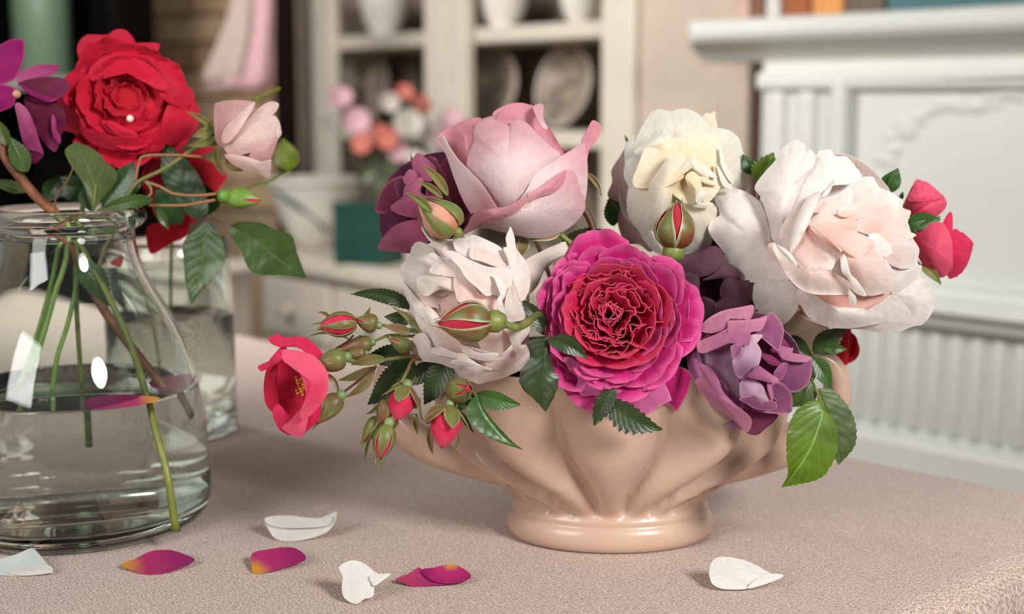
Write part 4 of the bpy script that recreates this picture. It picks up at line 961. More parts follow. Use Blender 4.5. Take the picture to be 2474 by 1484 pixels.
for q in range(10):
    a = q * 0.7; M2 = M @ Matrix.Translation(((1 + q * 1.6) * cos(a) * b.s - 5 * b.s, (1 + q * 1.6) * sin(a) * b.s + 6 * b.s, 24 * b.s)) @ Matrix.Rotation(a + .5, 4, 'Z')
    b.ring(M2, 1, 0, 10, -30, 34, 30, P_MGR, cup=.7, ruff=.25, nu=13, nv=7, fine=.1, fold=(q % 3 - 1) * 12)
# quartered heart: clusters of upright folded petals
rnd = random.Random(21)
for q in range(58):
    a = q * 2.39996 + rnd.uniform(-.3, .3); r = 2 + 92 * sqrt(q / 58); M2 = M @ Matrix.Translation(((r * cos(a) - 6) * b.s, (r * sin(a) + 6) * b.s, (26 - r * .10) * b.s)) @ Matrix.Rotation(a + rnd.uniform(-.7, .7), 4, 'Z')
    b.ring(M2, 1, 0, rnd.uniform(8, 24), -30, rnd.uniform(22, 38), rnd.uniform(24, 42), P_MGR, cup=rnd.uniform(-.9, .9), ruff=rnd.uniform(.22, .4), fold=rnd.uniform(-14, 18), nu=13, nv=7, fine=.12)

# ---- white rose
frA = (1460, 250, 3.905)
b = Bloom('white_rose', 'ivory white rose standing upright behind the single red bud', 'rose', frA, 740, 760, 660, .930, 'roses in the bowl'); b.os = 1.3
b.back(P_WH, G_STEM, 0, .2, bin_(.02, .02))
b.blob([40,885, 75,740, 70,630, 150,500, 220,390, 310,350, 360,480, 320,700, 260,930], -66, P_WHM, bulge=8, k=.8)
b.blob([130,1135, 150,1010, 230,940, 330,1000, 400,1200, 480,1340, 430,1400, 330,1330, 200,1310], -62, P_WHM, bulge=8, k=.8)
b.blob([200,400, 400,250, 700,200, 1000,260, 1250,500, 1300,760, 1150,1100, 1000,1340, 700,1430, 480,1350, 300,1100, 230,800], -58, P_WH, bulge=6, ruff=6)
b.blob([930,122, 970,92, 1002,100, 1042,75, 1052,150, 1062,240, 1000,300, 950,220], -64, P_WHC, bulge=4, k=.7, ruff=8)
b.blob([985,245, 1100,238, 1200,268, 1272,340, 1310,470, 1345,540, 1372,700, 1325,830, 1200,810, 1080,720, 990,500], -44, P_WH, bulge=12, k=.8)
b.blob([280,432, 300,330, 370,200, 450,82, 530,58, 622,76, 690,58, 785,55, 900,110, 985,200, 1015,295, 900,350, 600,380, 330,490], -40, P_WH, bulge=12, k=.8, c=[640,250], crease=3)
b.blob([188,640, 208,545, 280,518, 335,560, 310,700, 262,800, 220,765, 190,700], -30, P_WH, bulge=8)
b.blob([535,262, 590,213, 638,248, 642,312, 560,385, 440,445, 340,490, 288,452, 400,345], -20, P_WH, bulge=9)
b.blob([218,860, 255,780, 400,800, 470,870, 420,1000, 400,1150, 440,1230, 510,1300, 570,1425, 480,1405, 380,1295, 330,1205, 268,1125, 220,1030], -14, P_WH, bulge=12)
b.blob([375,1190, 480,1150, 560,1130, 620,950, 690,800, 800,780, 900,880, 1010,938, 1060,1000, 1040,1160, 1000,1340, 900,1405, 700,1442, 640,1447, 560,1405, 450,1300], -18, P_WH, bulge=16, c=[780,1180])
b.blob([325,570, 390,420, 520,385, 650,325, 850,312, 1020,290, 1105,420, 1120,560, 1205,690, 1200,750, 1110,780, 1000,760, 800,640, 560,740, 430,800, 300,795, 270,720], -10, P_WHC, bulge=-16, c=[720,520], curl=8)
b.blob([1088,420, 1105,430, 1135,540, 1218,700, 1205,755, 1150,690, 1098,570], 8, P_WH, bulge=4)
b.blob([1060,590, 1078,600, 1115,660, 1165,745, 1215,805, 1150,800, 1100,740], 10, P_WH, bulge=4)
b.blob([1050,570, 1100,680, 1098,780, 1010,910, 930,940, 955,850, 930,790, 1060,772, 1000,735, 1040,660], 2, P_WHC, bulge=-4)
b.blob([640,770, 700,720, 760,700, 850,780, 870,940, 800,960, 700,900, 645,850], -2, P_WHC, bulge=-8)
b.blob([820,560, 858,528, 960,590, 1062,695, 1000,695, 880,640], 14, P_WH, bulge=6)
b.blob([895,690, 960,705, 1065,765, 1000,770, 930,745], 10, P_WHC, bulge=4)
b.blob([765,690, 830,642, 905,700, 920,780, 965,850, 930,912, 860,945, 840,850, 790,770], 12, P_WHC, bulge=16)
b.blob([900,800, 970,850, 940,905, 880,945, 860,900], 20, P_WH, bulge=4)
b.blob([420,800, 475,690, 560,570, 640,478, 720,468, 775,522, 840,492, 898,482, 870,525, 810,620, 752,650, 742,705, 640,775, 640,850, 622,960, 560,1090, 500,1205, 400,1165, 393,1000], 14, P_WH, bulge=22, c=[560,800], curl=-4)
b.blob([830,950, 900,935, 1015,938, 1010,970, 900,985], 6, P_WH, bulge=3)
leaf(b.root, (222, 370), (195, 300), 12, .94, L_SEPG, fr=frA, name='sepal', teeth=3, serr=0)

# ---- big blush rose on the right
frB = (1700, 330, 2.854)
b = Bloom('peony_rose', 'large open white blush rose with peach heart, rightmost big bloom', 'rose', frB, 900, 730, 640, .888, 'roses in the bowl'); b.os = 1.35
b.back(P_RB, G_STEM, .1, .1, bin_(.06, .0))
b.blob([400,400, 640,150, 900,150, 1150,300, 1350,480, 1440,700, 1480,900, 1500,1150, 1300,1320, 1000,1310, 740,1240, 600,1020, 430,900, 380,640], -72, P_RBW, bulge=4, ruff=6, k=.45)
b.blob([545,1300, 640,1215, 700,1190, 780,1250, 860,1310, 850,1390, 835,1450, 772,1482, 720,1462, 690,1400, 640,1370, 575,1375], -84, P_RBT, bulge=6, k=.9, base=[700,1150])
b.blob([342,1065, 370,1000, 560,985, 640,1050, 655,1160, 605,1250, 542,1295, 450,1272, 380,1225, 342,1130], -60, P_RBW, bulge=10, k=.9)
b.blob([1300,1080, 1400,1020, 1445,1000, 1500,975, 1555,1015, 1592,1100, 1575,1210, 1500,1295, 1420,1240, 1370,1160], -40, P_RBW, bulge=10, ruff=7, crease=3, k=.6)
b.blob([1270,870, 1420,840, 1470,885, 1503,893, 1480,960, 1440,1005, 1300,1085, 1300,960], -34, P_RBW, bulge=6, crease=4)
b.blob([1325,420, 1372,440, 1372,492, 1425,515, 1415,562, 1385,610, 1290,580, 1290,480], -34, P_RB, bulge=6, jag=.04)
b.blob([1225,630, 1300,580, 1375,588, 1405,645, 1462,680, 1442,702, 1485,775, 1472,835, 1430,905, 1320,900, 1240,820], -22, P_RB, bulge=12, jag=.03)
b.blob([640,385, 700,258, 780,150, 795,102, 872,93, 912,138, 985,140, 1040,200, 1095,285, 1000,330, 880,340, 800,400, 740,460, 600,530], -40, P_RBW, bulge=12, jag=.02, k=.55)
b.blob([353,352, 420,250, 500,160, 548,80, 600,40, 642,24, 692,52, 702,100, 740,92, 770,142, 755,205, 700,270, 650,385, 605,500, 560,620, 530,745, 475,705, 455,600, 400,430], -24, P_RBW, bulge=22, c=[550,380], curl=-6, k=.55)
b.blob([76,372, 150,345, 280,378, 380,448, 425,540, 445,640, 470,760, 560,900, 590,985, 520,1005, 430,1002, 300,1002, 200,942, 130,862, 145,810, 62,700, 32,632, 60,570, 112,540, 84,450], -34, P_RBW, bulge=24, c=[330,700], crease=2, curl=-4, k=.4, tilt=(-8, 10))
b.blob([955,375, 1050,310, 1100,280, 1170,283, 1212,350, 1300,388, 1345,442, 1325,570, 1225,690, 1100,660, 1000,530, 890,450], -20, P_RB, bulge=-8, curl=6)
b.blob([525,680, 545,610, 620,500, 680,420, 780,385, 805,400, 750,500, 700,610, 640,760, 600,810, 545,760], -4, P_RB, bulge=10)
b.blob([760,520, 800,440, 920,400, 1000,368, 1035,410, 1005,485, 930,540, 820,530], -10, P_RB, bulge=8, curl=3)
b.blob([640,1062, 720,1080, 860,1160, 1000,1190, 1200,1150, 1300,1088, 1390,1160, 1440,1230, 1510,1292, 1430,1312, 1360,1342, 1260,1362, 1100,1332, 960,1322, 860,1312, 740,1262, 680,1182], -14, P_RBW, bulge=14, c=[1060,1250], jag=.012)
b.blob([638,1062, 760,1090, 900,1170, 1100,1190, 1245,1240, 1225,1282, 1080,1312, 940,1322, 800,1292, 700,1212], 2, P_RBW, bulge=10)
b.blob([755,1080, 900,1085, 1030,1070, 1120,1095, 1200,1010, 1305,990, 1270,1100, 1160,1172, 1040,1198, 900,1172], -2, P_RBC, bulge=-8, base=[950,1090])
b.blob([720,610, 780,540, 900,518, 1055,580, 1065,655, 960,650, 860,600], -2, P_RB, bulge=6, base=[1000,640])
b.blob([925,512, 1000,470, 1120,458, 1230,500, 1280,478, 1325,448, 1312,530, 1240,630, 1180,680, 1060,650, 1050,585, 1110,580, 970,562], -2, P_RB, bulge=6, ruff=6, base=[1150,640])
b.blob([918,530, 970,510, 1052,515, 1000,552, 958,556], 8, P_RBC, bulge=0)
b.blob([1135,685, 1200,672, 1285,750, 1295,805, 1230,825, 1160,795], 8, P_RBW, bulge=8, ruff=10, jag=.06)
b.blob([590,800, 640,695, 720,605, 785,680, 880,760, 955,805, 910,870, 870,925, 740,938, 650,895], 6, P_RB, bulge=-8, base=[720,640])
b.strip([795,378, 715,425, 655,540, 600,690, 580,790], [805,400, 775,480, 725,590, 665,720, 605,805], 14, P_RBW, bulge=6)  # white strip paints the highlight on the rolled edge
b.strip([905,300, 860,340, 830,380, 800,415], [890,330, 870,380, 840,412, 805,420], 2, P_RBW, bulge=4)
b.blob([735,615, 860,588, 960,632, 1080,670, 1165,720, 1180,800, 1265,860, 1312,960, 1292,1060, 1225,1085, 1120,1092, 1010,990, 945,880, 935,800, 830,725], 16, P_RB, bulge=28, c=[1080,850])
b.strip([735,610, 840,690, 900,740, 955,785], [765,625, 860,705, 910,750, 950,798], 34, P_RBW, bulge=3)  # white fold edge, painted in as a highlight
b.blob([508,755, 560,795, 640,888, 740,928, 865,918, 945,970, 1022,1025, 1012,1085, 860,1092, 740,1082, 640,1032, 560,935, 518,850], 30, P_RB, bulge=14, curl=5)
b.blob([443,755, 462,735, 492,735, 512,790, 522,855, 480,822, 450,795], 18, P_RB, bulge=6)
b.blob([496,742, 560,772, 615,825, 648,895, 600,860, 540,800], 46, P_RBW, bulge=4)
b.blob([958,820, 980,830, 992,930, 1062,1000, 1122,1098, 1040,1072, 1000,985, 948,920], 50, P_RBW, bulge=5)  # white sliver painting the fold highlight
b.blob([1012,1040, 1052,1115, 1048,1172, 1010,1155, 998,1085], 46, P_RBW, bulge=3)  # lower end of the painted white fold highlight

# ---- mauve rose at the lower right
frE = (1640, 720, 3.225)
b = Bloom('mauve_rose', 'dusky mauve half-open rose leaning over the right side of the bowl', 'rose', frE, 520, 560, 500, .868, 'roses in the bowl'); b.os = 1.7
b.back(P_MV, G_STEM, .15, -.1, bin_(.04, -.02))
b.blob([120,420, 250,250, 500,180, 760,260, 900,480, 860,740, 700,930, 520,960, 300,800, 150,620], -50, P_MVD, bulge=-6, ruff=5)
b.blob([480,850, 600,875, 765,900, 740,962, 680,1012, 620,1062, 560,1064, 520,1035, 540,950], -22, P_MVD, bulge=8)
b.blob([800,495, 850,478, 1000,488, 1036,468, 1036,540, 1030,605, 990,692, 880,737, 790,672, 750,620], -16, P_MV, bulge=12, base=[700,600])
b.blob([600,335, 660,295, 760,420, 805,512, 720,535, 630,485], -22, P_MVD, bulge=-8)
b.blob([640,440, 720,450, 800,510, 780,530, 700,515], -8, P_MVD, bulge=4)
b.blob([740,600, 770,540, 850,480, 840,540, 800,640], -6, P_MV, bulge=4)
b.blob([640,240, 680,150, 722,113, 780,168, 817,250, 800,345, 775,412, 720,375, 620,295, 555,265], 2, P_MV, bulge=10)
b.blob([772,405, 790,375, 850,388, 892,390, 860,408, 940,455, 1032,462, 980,502, 820,482], 4, P_MVP, bulge=4)
b.blob([145,450, 300,395, 412,362, 425,480, 440,590, 485,700, 490,800, 400,760, 325,630, 245,545, 155,495], -14, P_MVL, bulge=12, base=[300,500])
b.blob([320,640, 410,735, 495,800, 490,870, 400,800, 335,730], -4, P_MV, bulge=4)
b.blob([150,470, 130,400, 160,300, 240,250, 330,250, 390,135, 350,100, 230,160, 155,240, 90,320, 64,450, 82,570, 130,658, 182,600, 160,520], 4, P_MV, bulge=4, c=[150,330])
b.strip([165,235, 92,320, 64,450, 82,570, 130,657], [300,262, 185,310, 148,400, 160,520, 182,600], 2, P_MV, bulge=14)
b.blob([160,240, 230,160, 350,98, 490,70, 572,57, 585,100, 552,166, 480,152, 390,136, 372,200, 330,252, 230,275], 12, P_MVP, bulge=8, curl=6)
b.blob([145,405, 160,340, 300,280, 380,230, 390,180, 530,172, 620,160, 685,145, 645,250, 565,262, 555,335, 505,372, 400,352, 300,392, 190,432], 16, P_MVP, bulge=12, c=[380,290], curl=4)
b.blob([405,380, 470,362, 560,325, 565,288, 655,292, 605,335, 642,420, 620,525, 540,615, 480,632, 440,590, 415,480], 12, P_MVL, bulge=12)
b.blob([410,385, 440,362, 490,370, 480,440, 430,470], 22, P_MV, bulge=-4)
b.blob([535,612, 580,560, 615,525, 700,580, 778,642, 742,664, 640,642], 24, P_MVP, bulge=6)
b.blob([475,780, 600,838, 720,852, 760,800, 725,760, 735,660, 820,676, 878,750, 886,835, 862,895, 740,902, 600,875], 0, P_MV, bulge=-4, curl=6)
b.blob([478,655, 560,638, 640,668, 692,760, 725,830, 640,852, 560,800, 485,780], 14, P_MVL, bulge=18)
b.blob([470,785, 560,770, 620,845, 730,845, 715,800, 755,815, 765,845, 740,865, 620,868, 540,830], 26, P_MV, bulge=4)
b.blob([695,650, 720,660, 728,720, 737,775, 722,795, 690,705], 20, P_MVP, bulge=3)
b.blob([160,510, 230,538, 300,615, 350,735, 440,828, 495,872, 565,940, 562,1005, 530,1045, 460,985, 380,912, 260,832, 160,722, 130,645, 182,600], 20, P_MVP, bulge=10, c=[320,780])

# ---- dusky purple rose between the magenta and the blush one
frG = (1560, 560, 2.393)
b = Bloom('dusky_rose', 'dark dusky purple rose in the shade right of the magenta rose', 'rose', frG, 420, 260, 280, .915, 'roses in the bowl')
b.back(P_PUD, G_STEM, 0, .2, bin_(.03, .01))
b.blob([140,190, 280,120, 400,80, 560,160, 650,280, 640,420, 500,480, 300,500, 200,400], -40, P_PUD, bulge=-10)
b.blob([145,195, 200,150, 330,110, 400,85, 450,130, 430,210, 330,260, 220,240], 0, P_PUG, bulge=8)
b.blob([330,280, 400,240, 470,180, 560,250, 520,270, 420,270], 6, P_PUG, bulge=4)
b.blob([440,300, 480,265, 560,280, 630,290, 620,380, 560,440, 470,460, 430,360], 8, P_PUG, bulge=8, ruff=8)
b.blob([290,470, 320,380, 380,390, 400,410, 470,380, 560,420, 600,440, 480,470, 380,500, 310,540], 14, P_PUG, bulge=6, ruff=8)
b.blob([210,250, 300,240, 310,340, 290,400, 240,330], 4, P_PUG, bulge=5)

# ---- single buds
def single_bud(lab, px, dep, stem_px, stem_z, petal, sep, r, dz, fr, sr=4.5, **kw):
    t = thing('rosebud', lab, 'rosebud', W(*prs(px[:2], fr)[0], dep), group='single rosebuds in the bouquet')
    bud(t, px[:2], px[2:], r, dep, petal, sep, dz=dz, fr=fr, hipmat=kw.pop('hipmat', G_STEM), **kw)
    px_tube('stem', stem_px, sr, stem_z, kw.get('smat', G_STEM), t, fr=fr, n=10)
    return t
single_bud('single upright red-tipped bud in front of the white rose', [655,1350, 690,940], .862, [655,1370, 630,1420, 600,1500, 560,1700], [.862, .864, .874, .91], P_BUDR, L_SEPR, 178, 10, frA, open_=.72, slen=1.08, flare=.15, hip=.62, ph=1.55)
single_bud('fat striped red and green bud lying across the left blush rose', [850,880, 400,895], .802, [870,880, 960,890, 1100,930, 1190,900, 1290,820, 1420,800], [.802, .803, .808, .82, .845, .88], P_BUDR, L_SEPR, 178, 20, frD, sr=9, open_=.62, slen=1.10, flare=.0, hip=.62, ph=.75)
o = single_bud('salmon rosebud with long curling sepals beside the pink rose', [690,1030, 410,800], .842, [710,1050, 760,1100, 850,1180], [.842, .86, .89], P_BUDO, L_SEPG, 150, 10, fr4, open_=.42, slen=1.0, flare=.1, hip=.3, ph=.62, blunt=.62)
for p_, q_, w_, bn in (((640,770), (432,530), 36, 26), ((520,900), (312,745), 30, 22), ((600,790), (402,655), 26, 18)): leaf(o, p_, q_, w_, .832, L_SEPG, fr=fr4, name='sepal', teeth=4, serr=0, bend=bn, fold=8)
# ------------------------------------------------------------------ trailing spray of small red roses at the left of the bowl
fr3 = (600, 680, 3.226)
sp = thing('rose_spray', 'trailing spray of small raspberry roses and green buds hanging left of the bowl', 'rose spray', W(*prs([1300, 600], fr3)[0], .85))
L_BRACT = sepal_mat('bract_green', S(96, 104, 52), S(120, 88, 56), S(124, 128, 70))
L_BUDG = sepal_mat('small_bud_sepal', S(108, 122, 60), S(112, 84, 54), S(150, 148, 96))
ST = two_tone('spray_stem', S(116, 122, 62), S(132, 104, 66), 70, .45)
def st(pts, r, z, m=None): return px_tube('stem', pts, r, z, m or ST, sp, fr=fr3, n=8)
# canes running back into the bowl
st([1700,760, 1500,640, 1300,588, 1180,596, 1070,612, 960,640, 800,625, 740,600], [5.5, 4], [.87, .858, .848, .842, .84, .84, .84, .84])
st([1520,620, 1310,600, 1240,700, 1180,810, 1110,900, 1090,960], [5.5, 4], [.86, .848, .845, .842, .84, .84])
st([1500,560, 1345,405, 1200,370, 1080,345, 990,342], [5, 3.5], [.865, .852, .85, .85, .85])
st([1300,430, 1120,420, 1040,440, 960,480, 900,520], [4, 3], [.855, .853, .852, .852, .852])
st([1600,760, 1615,880, 1608,960, 1590,985], [4.5, 4], [.86, .842, .838, .836])
st([1180,810, 1230,800, 1250,830], 3.5, .842); st([1000,660, 880,760, 750,860, 710,910], [3.5, 3], [.84, .84, .84, .84], G_STEMD)
st([1085,960, 1090,1050, 1085,1110], 3.2, .84); st([1110,900, 1040,980, 1010,1075], 2.6, .843); st([870,420, 866,480, 840,520], 2.5, .852, G_STEMD)
st([820,420, 770,470, 690,520, 640,580, 600,700], 2.6, [.845, .846, .85, .852, .85], G_STEMD)
# open single flower: parts petal, with golden stamens
P_BUDS = petal_mat('spray_bud_red', S(206, 40, 70), S(222, 48, 84), S(230, 76, 104), trans=.2)
b = Bloom('x', '', '', fr3, 400, 800, 420, .842, root=sp)
b.bx, b.by = prs([520, 830], fr3)[0]
b.blob([160,650, 280,530, 420,600, 520,720, 560,860, 520,1000, 440,1060, 330,1110, 220,1040, 140,960, 122,800], -42, P_RDD, bulge=-24, k=.3, c=[330,820])
b.blob([155,452, 190,425, 230,410, 280,438, 420,436, 500,478, 585,572, 560,615, 480,570, 380,510, 262,515, 190,492], -12, P_RD, bulge=8, k=.7)
b.blob([78,662, 150,630, 200,570, 262,512, 310,540, 250,620, 190,660, 105,700], -14, P_RD, bulge=4, k=.6)
b.blob([128,800, 170,700, 230,640, 215,800, 240,960, 200,1010, 135,950], -24, P_RDD, bulge=-6, k=.5)
b.blob([192,1000, 240,960, 330,1060, 400,1090, 345,1195, 255,1165, 205,1085], -6, P_RD, bulge=6, k=.6)
b.blob([265,1142, 330,1080, 430,975, 465,1060, 445,1160, 412,1213, 335,1192], 14, P_RDL, bulge=5, k=.6)
b.blob([440,1090, 560,950, 555,1060, 500,1130, 415,1195], 2, P_RD, bulge=4, k=.6)
b.blob([268,540, 330,533, 410,545, 520,588, 600,678, 627,760, 612,880, 560,965, 465,1062, 432,1078, 398,1042, 435,960, 445,850, 400,720, 330,640, 272,618], 24, P_RDL, bulge=14, k=.8, c=[500,790], curl=3, ruff=3)
M_STA = plain('golden_stamen', S(206, 120, 36), .5, .2, 90)
for q in range(13):
    x = 372 + (q * 37) % 66; y = 752 + q * 11; a0, a1 = prs([470, 820, x, y], fr3)
    tube('stamen', [W(*a0, .846), W(*a1, .846 - .002 * (q % 3))], [.0004, .0003], M_STA, sp, n=5, m=4)
    k = lathe('anther', [(0, -.0011), (.001, -.0004), (.0009, .0006), (0, .0011)], M_STA, sp, n=7, frame=frame_of(W(*a1, .846 - .002 * (q % 3)), Vector((1, 0, .3))))
# buds: base, tip, radius, depth, petal, sepal opening
for pb_, pt_, r_, z_, pm, op, dz_, hp_ in (
    ((835, 322), (553, 352), 92, .842, P_BUDS, .42, 10, .0), ((995, 338), (842, 300), 68, .845, P_RD, 1.0, 6, .5), ((742, 596), (508, 664), 80, .826, P_RD, 1.0, 16, .55),
    ((705, 905), (512, 1112), 74, .835, P_RD, 1.0, 10, .6), ((1232, 825), (1150, 1090), 108, .835, P_BUDS, .34, 14, .4), ((1565, 975), (1505, 1305), 122, .828, P_BUDS, .3, 14, .32),
    ((1095, 945), (1020, 1105), 64, .836, P_RD, 1.0, 8, .4), ((1090, 1125), (1015, 1385), 80, .832, P_BUDS, .72, 10, .55), ((1015, 1075), (895, 1255), 58, .842, P_RD, 1.0, 4, .3),
    ((1605, 860), (1716, 835), 92, .835, P_RD, 1.0, 70, .3), ((950, 480), (715, 530), 62, .851, P_RD, 1.0, 4, .5), ((1262, 530), (1105, 445), 58, .845, P_RD, 1.0, 6, .2), ((905, 560), (770, 575), 48, .846, P_RD, 1.0, 6, .5)):
    bud(sp, pb_, pt_, r_, z_, pm, L_BUDG, dz=dz_, fr=fr3, open_=op if op > .4 else .8, slen=1.16 if op > .4 else .5, flare=.12 if op > .4 else .45, hip=hp_, hipmat=G_HIP, ph=.6 + pb_[0] * .01, blunt=.62 if op == 1.0 else .85)
# bracts and thin sepals
for pb_, pt_, w_, bn, z_ in (((1075, 605), (800, 652), 44, 12, .838), ((1000, 672), (700, 770), 42, -14, .842), ((985, 690), (755, 905), 40, -30, .841), ((1275, 405), (1040, 345), 40, 10, .846), ((1350, 410), (1118, 200), 26, 24, .85),
                             ((1200, 790), (1110, 930), 34, 20, .84), ((1080, 900), (920, 1035), 24, -20, .842), ((800, 460), (480, 425), 12, 40, .853), ((880, 320), (950, 200), 22, 8, .85), ((600, 715), (705, 890), 22, -26, .836),
                             ((1340, 900), (1360, 1080), 18, 20, .836), ((1310, 1030), (1320, 1190), 20, 12, .838), ((1430, 1120), (1440, 1355), 28, 18, .838), ((1655, 1010), (1765, 1185), 22, 10, .836), ((1560, 985), (1362, 1090), 40, 30, .822), ((1640, 1170), (1555, 1370), 10, -30, .83),
                             ((1170, 1080), (1130, 1160), 22, 10, .842), ((960, 1200), (910, 1420), 12, 14, .838), ((1030, 1350), (1038, 1435), 10, 0, .833), ((1600, 870), (1490, 930), 36, 12, .842), ((1300, 740), (1305, 800), 10, 0, .845), ((640, 300), (540, 240), 14, 20, .846), ((620, 372), (535, 380), 10, 0, .846)):
    leaf(sp, pb_, pt_, w_, z_, L_BRACT, fr=fr3, bend=bn, teeth=5, serr=.03, name='bract', fold=3, arch=3)
# spray leaves
leaf(sp, (1300, 215), (798, 102), 62, .866, L_DARK, fr=fr3, bend=46, teeth=15, fold=8)
leaf(sp, (1290, 300), (1060, 275), 60, .868, L_DARK, fr=fr3, teeth=10)
leaf(sp, (1290, 610), (930, 960), 130, .858, L_DARK, fr=fr3, bend=-20, teeth=16)
leaf(sp, (1260, 560), (900, 600), 90, .862, L_DARK, fr=fr3, teeth=12)
leaf(sp, (1560, 600), (1370, 960), 120, .85, L_DARK, fr=fr3, teeth=14, bend=-10)
leaf(sp, (1480, 640), (1180, 820), 80, .856, L_DARK, fr=fr3, teeth=12)
leaf3(sp, [1770,890, 1700,980, 1712,1080, 1810,1180, 1950,1250, 2132,1310], [1772,880, 1810,980, 1870,1080, 1950,1180, 2040,1260, 2134,1310], [1776,880, 1830,980, 1900,1080, 1990,1180, 2070,1262, 2136,1309], .826, L_MID, fr3, dl=8, dr=-14, serr=3, teeth=13)
leaf(sp, (1775, 878), (2122, 962), 78, .83, L_MID, fr=fr3, bend=10, teeth=12, wl=.9, wr=1.1)
leaf(sp, (1760, 880), (1625, 1010), 52, .834, L_MID, fr=fr3, teeth=9)
st([1600,850, 1700,845, 1772,882], 3, [.84, .836, .83])

# ------------------------------------------------------------------ loose leaf sprigs
def sprig(lab, px, z, name='leaf_sprig'): return thing(name, lab, 'leaves', W(px[0], px[1], z), group='leaf sprigs in the bouquet')
t = sprig('dark bronze green rose leaves between the blush and magenta roses', (1330, 810), .83)
leaf3(t, [1130,820, 1010,830, 990,880, 1015,960, 940,1060, 945,1170, 1050,1270, 1118,1345], [1135,815, 1135,880, 1120,960, 1105,1060, 1105,1170, 1112,1270, 1120,1350], [1140,820, 1150,880, 1155,960, 1190,1060, 1218,1110, 1190,1230, 1125,1348], .818, L_DARK, (940, 540, 2.968), dl=-10, dr=-12, dm=4, serr=4, teeth=10)
leaf(t, (1138, 835), (1424, 975), 66, .815, L_DARK, fr=(940, 540, 2.968), bend=-26, teeth=10, wl=1.2, wr=1.0)
leaf(t, (1120, 800), (940, 540), 60, .85, L_DARK, fr=(940, 540, 2.968), teeth=9, bend=20)
px_tube('stem', [1135,850, 1145,760, 1200,700], [3, 3], [.82, .845, .87], G_STEMD, t, fr=(940, 540, 2.968))
t = sprig('dark leaves peeping out beneath the magenta rose onto the bowl', (1500, 1000), .835)
leaf(t, (1620, 1180), (1470, 1452), 78, .832, L_DARK, fr=(940, 540, 2.968), teeth=7, bend=12, serr=.14)
leaf(t, (1560, 1260), (1960, 1478), 130, .832, L_DARK, fr=(940, 540, 2.968), teeth=9, bend=36, serr=.11, wl=.7)
t = sprig('bright green serrated leaf hanging over the right bowl handle, with an olive leaf behind', (1985, 985), .85)
leaf3(t, [1080,797, 990,815, 900,900, 850,1030, 838,1140, 845,1280, 850,1380, 803,1472], [1085,800, 1105,850, 1120,900, 1090,1010, 1030,1160, 960,1280, 880,1390, 801,1474], [1095,800, 1140,870, 1200,940, 1238,1060, 1215,1250, 1110,1400, 950,1450, 803,1475], .842, L_BRIGHT, frE, dl=14, dr=-10, dm=4, serr=3.5, teeth=22, dt=12, db=-8)
leaf3(t, [1085,705, 1085,800, 1090,900, 1120,1040, 1190,1180, 1240,1298], [1092,705, 1140,790, 1180,900, 1215,1040, 1235,1180, 1245,1300], [1100,705, 1200,718, 1310,830, 1378,980, 1372,1150, 1250,1300], .862, L_OLIVE, frE, dr=-8, serr=4, teeth=16)
leaf(t, (1045, 655), (885, 850), 110, .868, L_OLIVE, fr=frE, teeth=12)
leaf(t, (1030, 460), (1180, 715), 76, .868, L_MID, fr=frE, teeth=13, bend=-20)
leaf(t, (1040, 650), (1040, 500), 50, .864, L_OLIVE, fr=frE, teeth=9, bend=-26)
px_tube('stem', [1132,885, 1100,790, 1050,670, 1000,560, 900,480], [3, 3.2], [.845, .848, .86, .87, .89], G_STEM, t, fr=frE)
t = sprig('dark green leaves under the withered petal right of the mauve rose', (1900, 850), .89)
leaf(t, (800, 330), (1045, 465), 100, .885, L_DARK, fr=frE, teeth=13)
leaf(t, (1045, 425), (1300, 235), 96, .885, L_DARK, fr=frE, teeth=13)
leaf(t, (1120, 390), (1310, 400), 50, .884, L_MID, fr=frE, teeth=9)
leaf(t, (560, 180), (610, 90), 50, .885, L_DARK, fr=frE, teeth=6)
px_tube('stem', [1045,425, 950,440, 820,470], [3, 3], [.885, .89, .9], G_STEM, t, fr=frE)
fr5 = (1440, 240, 2.632)
t = sprig('small fresh green leaves between the white rose and the big blush rose', (1830, 420), .92)
leaf(t, (1035, 540), (1130, 340), 80, .915, L_BRIGHT, fr=fr5, teeth=9, serr=.13, wl=1.2)
leaf(t, (1010, 480), (930, 350), 50, .925, L_MID, fr=fr5, teeth=7)
px_tube('stem', [1035,540, 1040,640, 1040,700], [3, 3], [.915, .92, .92], G_STEM, t, fr=fr5)
t = sprig('dark leaves between the pink rose and the white rose', (1450, 570), .93)
leaf(t, (1500, 1120), (1985, 1090), 70, .925, L_DARK, fr=fr4, teeth=12, bend=-30)
leaf(t, (1900, 1000), (1880, 760), 66, .945, L_MID, fr=fr4, teeth=9)
leaf(t, (2020, 900), (1850, 800), 60, .945, L_MID, fr=fr4, teeth=8)
px_tube('stem', [1500,1120, 1480,1200, 1450,1300], [3, 3], [.925, .92, .91], G_STEM, t, fr=fr4)

